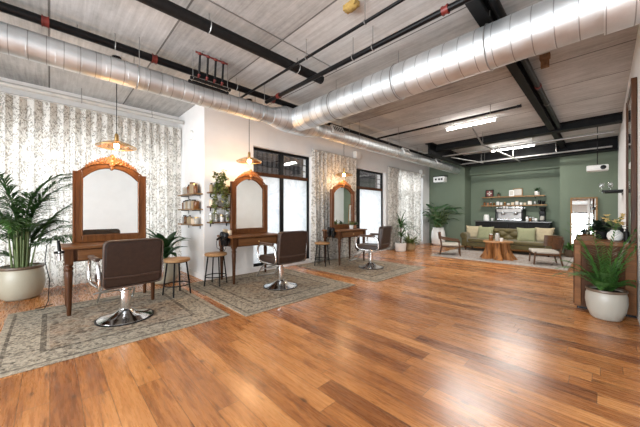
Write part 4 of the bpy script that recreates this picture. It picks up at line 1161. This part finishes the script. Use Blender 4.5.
# coffee counter
t = thing('coffee_counter', 'black coffee counter along the green back wall', 'counter', (-2.08, 10.68, 0))
m = MB(); m.box(-.98, .98, -.30, .33, .09, .85); m.build('body', M['blackmatte'], t, False)
m = MB(); m.box(-.94, .94, -.25, .33, .0, .09); m.build('plinth', M['black'], t, False)
m = MB(); m.box(-1.02, 1.02, -.35, .34, .85, .88); m.build('worktop', M['counter_top'], t, False, .004)
for i in range(4):
    m = MB(); m.box(-.97+i*.487, -.97+i*.487+.475, -.318, -.30, .12, .83); d = m.build('door', M['blackmatte'], t, False, .003)
    m = MB(); m.tube([(-.97+i*.487+.43, -.33, .65), (-.97+i*.487+.43, -.33, .78)], .006, 6); m.build('handle', M['black'], d)
CT = .88
# espresso machine
t = thing('espresso_machine', 'two-group chrome espresso machine on the coffee counter', 'espresso machine', (-2.11, 10.62, CT))
m = MB(); m.box(-.36, .36, -.05, .26, .06, .40); m.build('body', M['darksteel'], t, False, .02)
m = MB(); m.box(-.36, .36, -.22, .26, .02, .075); m.build('drip_tray', M['chrome'], t, False, .008)
for x in (-.35, .35):
    m = MB(); m.box(x-.02, x+.02, -.23, .28, .02, .38); m.build('side_panel', M['black'], t, False, .01)
m = MB(); m.box(-.345, .345, -.21, -.04, .27, .39); m.build('control_panel', M['darksteel'], t, False, .015)
for x in (-.17, .17):
    m = MB(); m.lathe([(.045, .19), (.05, .2), (.05, .27)], (x, -.13, 0), 16); g = m.build('group_head', M['chrome'], t)
    m = MB(); m.tube([(x, -.13, .20), (x, -.29, .19)], .013, 8); m.build('portafilter', M['black'], g)
m = MB(); m.tube([(-.345, -.20, .43), (.345, -.20, .43)], .008, 6); m.tube([(-.345, .25, .43), (.345, .25, .43)], .008, 6)
for x in (-.34, .34):
    for y in (-.20, .25): m.tube([(x, y, .38), (x, y, .43)], .008, 6)
m.build('cup_rail', M['chrome'], t)
m = MB()
for x in (-.31, .31):
    for y in (-.17, .22): m.lathe([(.02, 0), (.024, .02)], (x, y, 0), 10)
m.build('feet', M['black'], t)
for i in range(7):
    bottle('cup %s on top of the espresso machine' % ('at the left end', 'second from left', 'third from left', 'in the middle', 'third from right', 'second from right', 'at the right end')[i], (-2.11-.28+i*.092, 10.66 + (.03 if i % 2 else 0), CT+.40), .037, .085, 'whitepot' if i % 3 else 'chrome', None, 'cups on the espresso machine', 'cup', 'cup', 2)
# kettle-like white canister, jug
bottle('white canister at the left end of the coffee counter', (-2.78, 10.58, CT), .085, .20, 'whitepot', 'whiteplastic', 'canisters on the counter', 'canister', 'canister', 1)
bottle('small white mug beside the white canister', (-2.60, 10.55, CT), .04, .10, 'whitepot', None, 'canisters on the counter', 'cup', 'cup', 2)
for i, (x, h, bo, ca, wd) in enumerate(((-1.66, .15, 'whitepot', 'steel', 'white jar next to the espresso machine'), (-1.58, .12, 'amberjar', 'steel', 'amber jar on the counter'), (-1.51, .13, 'steel', 'steel', 'steel milk canister on the counter'), (-1.44, .11, 'whitepot', None, 'white pot left of the coffee grinder'))):
    bottle(wd, (x, 10.55, CT), .034, h, bo, ca, 'jars on the counter', 'jar', 'jar', 1)
t = thing('coffee_grinder', 'black coffee grinder at the right of the counter', 'grinder', (-1.29, 10.60, CT))
m = MB(); m.box(-.09, .09, -.12, .12, 0, .035); m.build('base', M['black'], t, False, .008)
m = MB(); m.box(-.075, .075, -.02, .11, .035, .30); m.box(-.07, .07, -.12, .10, .21, .31); m.build('body', M['black'], t, False, .015)
m = MB(); m.lathe([(.05, .31), (.085, .40), (.085, .43), (.02, .44)], (0, .02, 0), 16); m.build('hopper', M['blackmatte'], t)
m = MB(); m.lathe([(.05, .036), (.058, .06), (.055, .14), (.045, .16)], (0, -.065, 0), 14); m.build('carafe', M['jarglass'], t)
# back wall shelves
for z, wd, xa, xb in ((1.69, 'upper', -2.99, -1.26), (1.40, 'lower', -3.02, -1.22)):
    wshelf('%s oak shelf on the green wall above the espresso machine' % wd, xa, xb, 10.83, 11.05, z, M['shelf_x'], 'green wall shelves', .035, 'y')
# items on upper shelf
def frame(label, loc, w, h, inner, frm, cross=False):
    t = thing('picture_frame', label, 'picture', loc); t.rotation_euler = (R(-8), 0, 0)
    m = MB(); f = .025
    m.box(-w/2, w/2, -.012, .012, 0, f); m.box(-w/2, w/2, -.012, .012, h-f, h); m.box(-w/2, -w/2+f, -.012, .012, 0, h); m.box(w/2-f, w/2, -.012, .012, 0, h); m.build('frame', frm, t, False)
    m = MB(); m.box(-w/2+f, w/2-f, -.002, .006, f, h-f); p = m.build('print', inner, t, False)
    if cross:
        m = MB(); c = h/2
        for k in range(4):
            Rm = Matrix.Translation((0, -.005, c)) @ Matrix.Rotation(k*PI/2, 4, 'Y')
            m.box(-.02, .02, -.002, .002, .015, .07, Rm)
        m.build('motif', M['chalk'], p, False)
    return t
M['darkred'] = m_plain('dark_red_print', (.14, .03, .025), .6, var=.3, scale=20)
frame('square dark frame with a pale cross motif on upper shelf', (-2.78, 10.93, 1.691), .24, .25, M['darkred'], M['blackmatte'], True)
def shelfplant(label, loc, s, pm, fm, seed):
    t = thing('potted_plant', label, 'plant', loc)
    pot(t, [(.04*s, 0), (.05*s, .01), (.056*s, .10*s), (.048*s, .10*s)], M[pm], None, 'pot', .048*s, .09*s)
    fo = MB(); random.seed(seed)
    for i in range(24):
        a = i*2.4; L = random.uniform(.08, .16)*s
        if math.sin(a) > .2: L *= .5
        fo.leaf((0, 0, .09*s), a, R(random.uniform(10, 85)), L, .03*s, R(random.uniform(30, 90)), 4, .3)
    fo.build('foliage', M[fm], t, angle=180)
shelfplant('small green plant second on the upper green-wall shelf', (-2.50, 10.92, 1.69), .85, 'rim', 'deep', 3)
shelfplant('green plant in a white pot at the right of the upper shelf', (-1.46, 10.92, 1.69), 1.3, 'whitepot', 'deep', 4)
frame('white framed print in the middle of the upper shelf', (-1.97, 10.94, 1.691), .26, .25, M['chalk'], M['shelf_x'])
frame('small pale print left of the white framed print', (-2.13, 10.90, 1.691), .14, .20, M['chalk'], M['whiteplastic'])
# items on lower shelf
low = [(-3.03, .04, .13, 'amberjar', 'black', 0, 'amber bottle'), (-2.92, .035, .10, 'terra', None, 2, 'brown cup'), (-2.82, .035, .10, 'amberjar', 'steel', 1, 'brown jar'), (-2.72, .035, .09, 'amberjar', None, 2, 'dark cup'), (-2.60, .05, .12, 'whitepot', 'whiteplastic', 1, 'white jar'), (-2.49, .045, .11, 'whitepot', None, 2, 'white cup'), (-2.38, .035, .10, 'amberjar', 'brass', 1, 'amber jar'), (-2.27, .05, .07, 'whitepot', None, 2, 'low white bowl'), (-2.14, .05, .10, 'candle', None, 2, 'cream cup'), (-2.02, .05, .13, 'whitepot', 'brass', 1, 'tall white jar'), (-1.90, .045, .09, 'whitepot', None, 2, 'small white cup'), (-1.79, .045, .08, 'candle', None, 2, 'cream bowl'), (-1.65, .06, .13, 'whitepot', 'shelf_x', 1, 'wide white jar'), (-1.51, .04, .10, 'steel', 'steel', 1, 'steel tin'), (-1.39, .045, .13, 'black', 'black', 1, 'black tin'), (-1.29, .045, .12, 'blackmatte', None, 2, 'black mug')]
pos = ['leftmost', 'second from left', 'third from left', 'fourth from left', 'fifth from left', 'sixth from left', 'seventh from left', 'eighth from left', 'eighth from right', 'seventh from right', 'sixth from right', 'fifth from right', 'fourth from right', 'third from right', 'second from right', 'rightmost']
for (x, r, h, bo, ca, k, wd), p_ in zip(low, pos):
    x = -2.12 + (x + 2.16)*.93; r *= .93
    bottle('%s, %s on the lower green-wall shelf' % (wd, p_), (x, 10.93, 1.40), r, h, bo, ca, 'crockery on the lower shelf', 'bottle' if k == 0 else 'cup' if k == 2 else 'jar', 'bottle' if k == 0 else 'cup' if k == 2 else 'jar', k)
# leaning floor mirror
t = thing('floor_mirror', 'tall oak-framed mirror leaning on the green wall', 'mirror', (-.38, 10.27, .001)); t.rotation_euler = (R(-3), 0, R(3))
m = MB(); w_, h_, f_ = .27, 1.56, .04
m.box(-w_, w_, -.02, .02, 0, f_); m.box(-w_, w_, -.02, .02, h_-f_, h_); m.box(-w_, -w_+f_, -.02, .02, 0, h_); m.box(w_-f_, w_, -.02, .02, 0, h_); m.build('frame', M['shelf_x'], t, False, .004)
m = MB(); m.box(-w_+f_, w_-f_, -.008, .0, f_, h_-f_); m.build('mirror_glass', M['mirror'], t, False)
m = MB(); m.box(-w_+f_, w_-f_, .002, .012, f_, h_-f_); m.build('backing', M['darkwood'], t, False)
# low black bench by the right wall back
t = thing('low_bench', 'low black bench behind the right lounge chair', 'bench', (-.83, 10.0, 0))
m = MB(); m.box(-.14, .14, -.14, .14, .20, .24); m.build('seat', M['blackmatte'], t, False, .005)
for sx in (-.12, .12):
    for sy in (-.12, .12): m = MB(); m.box(sx-.015, sx+.015, sy-.015, sy+.015, 0, .20); m.build('leg', M['blackmatte'], t, False)
# wall unit on the pier and projector
t = thing('projector', 'white projector hanging under ceiling on the right', 'projector', (-.10, 8.5, 2.10)); 
m = MB(); m.box(-.17, .17, -.13, .13, -.06, .06); m.build('body', M['whiteplastic'], t, False, .02)
m = MB(); m.lathe([(.045, 0), (.045, .02), (.035, .025)], (.09, -.13, 0), 16, Matrix.Rotation(R(90), 4, 'X')); m.build('lens', M['black'], t)
m = MB(); m.tube([(0, 0, .06), (0, 0, CE-2.10)], .007, 8); m.box(-.06, .06, -.06, .06, .06, .075); m.build('ceiling_mount', M['blackmatte'], t)
t = thing('projector', 'white projector hanging at the far left green corner', 'projector', (-4.18, 10.20, 2.36))
m = MB(); m.box(-.20, .20, -.13, .13, -.10, .10); m.build('body', M['whiteplastic'], t, False, .02)
m = MB()
for x in (-.10, .02, .11): m.box(x-.03, x+.03, -.134, -.128, -.035, .03)
m.build('vent_slots', M['blackmatte'], t, False)
m = MB(); m.box(-.23, .23, -.05, .14, .10, .13); m.box(-.03, .03, .12, .20, .03, .13); m.box(-.23, -.20, -.05, .14, -.1, .1); m.build('mount_bracket', M['blackmatte'], t, False)

# ------------------------------------------------------------------ right side cabinet, mirror, vase
t = thing('cabinet', 'dark wooden cabinet against the right wall behind the fern', 'cabinet', (.0, 4.98, 0))
hx, hy = .245, .50
m = MB(); m.box(-hx, hx, -hy, hy, .03, .755); m.build('body', M['darkwood'], t, False)
m = MB(); m.box(-hx+.02, hx, -hy+.02, hy-.02, 0, .03); m.build('plinth', M['black'], t, False)
m = MB(); m.box(-hx-.015, hx, -hy-.02, hy+.02, .755, .80); m.build('worktop', M['cab_top'], t, False, .006)
for i in range(2):
    a0, a1 = ((-hx, -hx+.055), (hx-.085, hx))[i]
    m = MB(); m.box(a0, a1, -hy-.012, -hy, .03, .755); m.build('corner_post', M['cab_top'], t, False, .003)
m = MB()
for i in range(7):
    x = -hx+.06 + i*.05; m.box(x, x+.045, -hy-.006, -hy, .05, .74)
m.build('slat_panel', M['darkwood'], t, False, .002)
for i in range(2):
    y0 = -hy+.02 + i*.485; m = MB(); m.box(-hx-.012, -hx, y0, y0+.475, .05, .74); d = m.build('door', M['darkwood'], t, False, .003)
    m = MB(); m.ball((-hx-.024, y0+.43, .45), .014); m.build('knob', M['brass'], d)
t = thing('wall_mirror', 'tall wood-framed mirror on the right wall standing on the cabinet', 'mirror', (RX-.002, 5.00, .80))
y0, y1, z1 = -.52, .52, 1.78
m = MB(); fw = .085
m.box(-.045, 0, y0, y0+.06, 0, z1); m.box(-.045, 0, y1-fw, y1, 0, z1); m.box(-.04, 0, y0+.06, y1-fw, z1-fw, z1); m.box(-.04, 0, y0+.06, y1-fw, 0, fw); m.build('frame', M['wal_z'], t, False, .006)
for a, c in ((y0+.06, y1-fw),):
    m = MB(); m.box(-.034, -.012, a, c, fw, z1-fw); m.build('mirror_glass', M['mirror'], t, False)
m = MB(); m.box(-.011, 0, y0+.06, y1-fw, fw, z1-fw); m.build('backing', M['darkwood'], t, False)
# vase with flowers
t = thing('flower_vase', 'round white vase of cream yellow flowers on the cabinet', 'vase', (.09, 4.72, .80))
m = MB(); m.lathe([(.03, 0), (.055, .012), (.070, .05), (.064, .09), (.04, .115), (.036, .125), (.03, .122)], n=24); m.build('vase', M['whitepot'], t)
m = MB(); lf = MB(); random.seed(4)
for i in range(20):
    a = random.uniform(0, 2*PI); r_ = random.uniform(.03, .13); hz = random.uniform(.19, .31)
    x, y = min(r_*math.cos(a), .06), r_*math.sin(a)
    m.tube([(0, 0, .12), (x*.5, y*.5, .12+(hz-.12)*.6), (x, y, hz)], .003, 4)
    fl = MB(); fl.ball((x, y, hz), (.012, .012, .010), 8, 5)
    for k in range(7):
        fl.leaf((x, y, hz), k*.9, R(random.uniform(0, 45)), random.uniform(.026, .036), .022, R(30), 3, .2)
    fl.build('blossom', M['yellowflower'], t, angle=180)
    lf.leaf((x*.5, y*.5, .15), a, R(35), .09, .03, R(60), 4, .2)
m.build('stems', M['stem'], t); lf.build('leaves', M['deep'], t, angle=180)
t = thing('potted_plant', 'dark bushy plant on the cabinet left of the flower vase', 'plant', (-.02, 5.02, .80))
pot(t, [(.045, 0), (.055, .01), (.06, .09), (.05, .09)], M['blackmatte'], None, 'pot', .052, .08)
fo = MB(); random.seed(6)
for i in range(70):
    a = i*2.4; fo.leaf((.03*math.cos(a), .03*math.sin(a), .08 + .10*(i/70)), a, R(random.uniform(-10, 80)), random.uniform(.09, .18), .055, R(random.uniform(40, 100)), 4, .3)
fo.build('foliage', m_leaf('dark_burgundy_leaf', (.006, .012, .008), (.022, .035, .02)), t, angle=180)
bottle('dark glass bottle right of the white flower vase', (.175, 4.58, .80), .024, .15, 'black', 'black', 'dark bottles on the cabinet', 'bottle', 'bottle', 0)
bottle('dark slim bottle behind the flower vase', (.14, 4.90, .80), .026, .18, 'black', 'black', 'dark bottles on the cabinet', 'bottle', 'bottle', 0)
wshelf('black wall shelf with glasses on the right wall past the mirror', RX-.28, RX, 7.55, 8.1, 1.565, M['black'], 'right wall shelf', .03, '+x')
for i, (x, y, wd) in enumerate(((-.03, 7.7, 'front left'), (-.04, 7.9, 'back left'), (.08, 7.7, 'front right'), (.09, 7.92, 'back right'))):
    o = MB().lathe([(.03, 0), (.03, .004), (.004, .01), (.004, .06), (.03, .075), (.036, .12), (.03, .15), (.028, .15), (.034, .12), (.028, .08), (.0, .07)], n=14, cap=False).build('wine_glass', M['glass']); o.location = (x, y, 1.565)
    tag(o, 'clear stemmed glass at the %s of the black wall shelf' % wd, 'glass', 'glasses on the black wall shelf')

# ------------------------------------------------------------------ light
def area(name, loc, rot, sx, sy, power, col=(1,1,1)):
    l = bpy.data.lights.new(name, 'AREA'); l.shape = 'RECTANGLE'; l.size = sx; l.size_y = sy; l.energy = power; l.color = col
    o = bpy.data.objects.new(name, l); COL.objects.link(o); o.location = loc; o.rotation_euler = rot; return o
DAY = (.90, .96, 1.)
LUM = 1.0
def day(name, loc, rot, sx, sy, lum): area(name, loc, rot, sx, sy, lum*PI*sx*sy, DAY)
TOX = (0, R(-90), 0)     # area light shining along +x
day('daylight_alcove', (AX-.5, (AW[0]+AW[1])/2, 1.28), TOX, 2.5, 4.6, LUM*2.0)
for n, w, tr, q in (('daylight_a', W1, 1.85, 1.15), ('daylight_b', W2, 1.8, 1.15), ('daylight_c', W3, 2.3, 3.6)):
    day(n, (WX-.55, (w[0]+w[1])/2, (tr+.05)/2), TOX, tr-.05, w[1]-w[0]-.05, LUM*q)
day('daylight_rear', ((RW[0]+RW[1])/2, -3.6, 1.4), (R(90), 0, 0), 6.4, 2.5, 9.0)
for p in ((-4.2, .59, 1.895), (-4.2, 2.42, 1.955), (-4.2, 4.87, 1.96)):
    l = bpy.data.lights.new('pendant_glow', 'POINT'); l.energy = 8; l.color = (1, .66, .36); l.shadow_soft_size = .04
    o = bpy.data.objects.new('pendant_glow', l); COL.objects.link(o); o.location = p
for x, y in ((-1.92, 6.15), (-1.79, 9.2)):
    area('tube_light', (x, y, 2.895), (0, 0, 0), .98, .05, 32, (1, .97, .92))
w = bpy.data.worlds.new('overcast'); sc.world = w; w.use_nodes = True
bg = w.node_tree.nodes['Background']; bg.inputs[0].default_value = (.86, .92, 1, 1); bg.inputs[1].default_value = 1.0

# ------------------------------------------------------------------ camera
cam = bpy.data.cameras.new('camera'); co = bpy.data.objects.new('camera', cam); COL.objects.link(co)
cam.sensor_width = 36; cam.sensor_fit = 'HORIZONTAL'; cam.lens = 277/640*36; cam.clip_start = .02
co.location = (0, 0, 1.12); co.rotation_euler = (R(90), 0, math.atan(284/277))
sc.camera = co
vs = sc.view_settings
vs.view_transform = 'Standard'; vs.look = 'None'; vs.gamma = 1; vs.use_curve_mapping = False; vs.exposure = 1.05
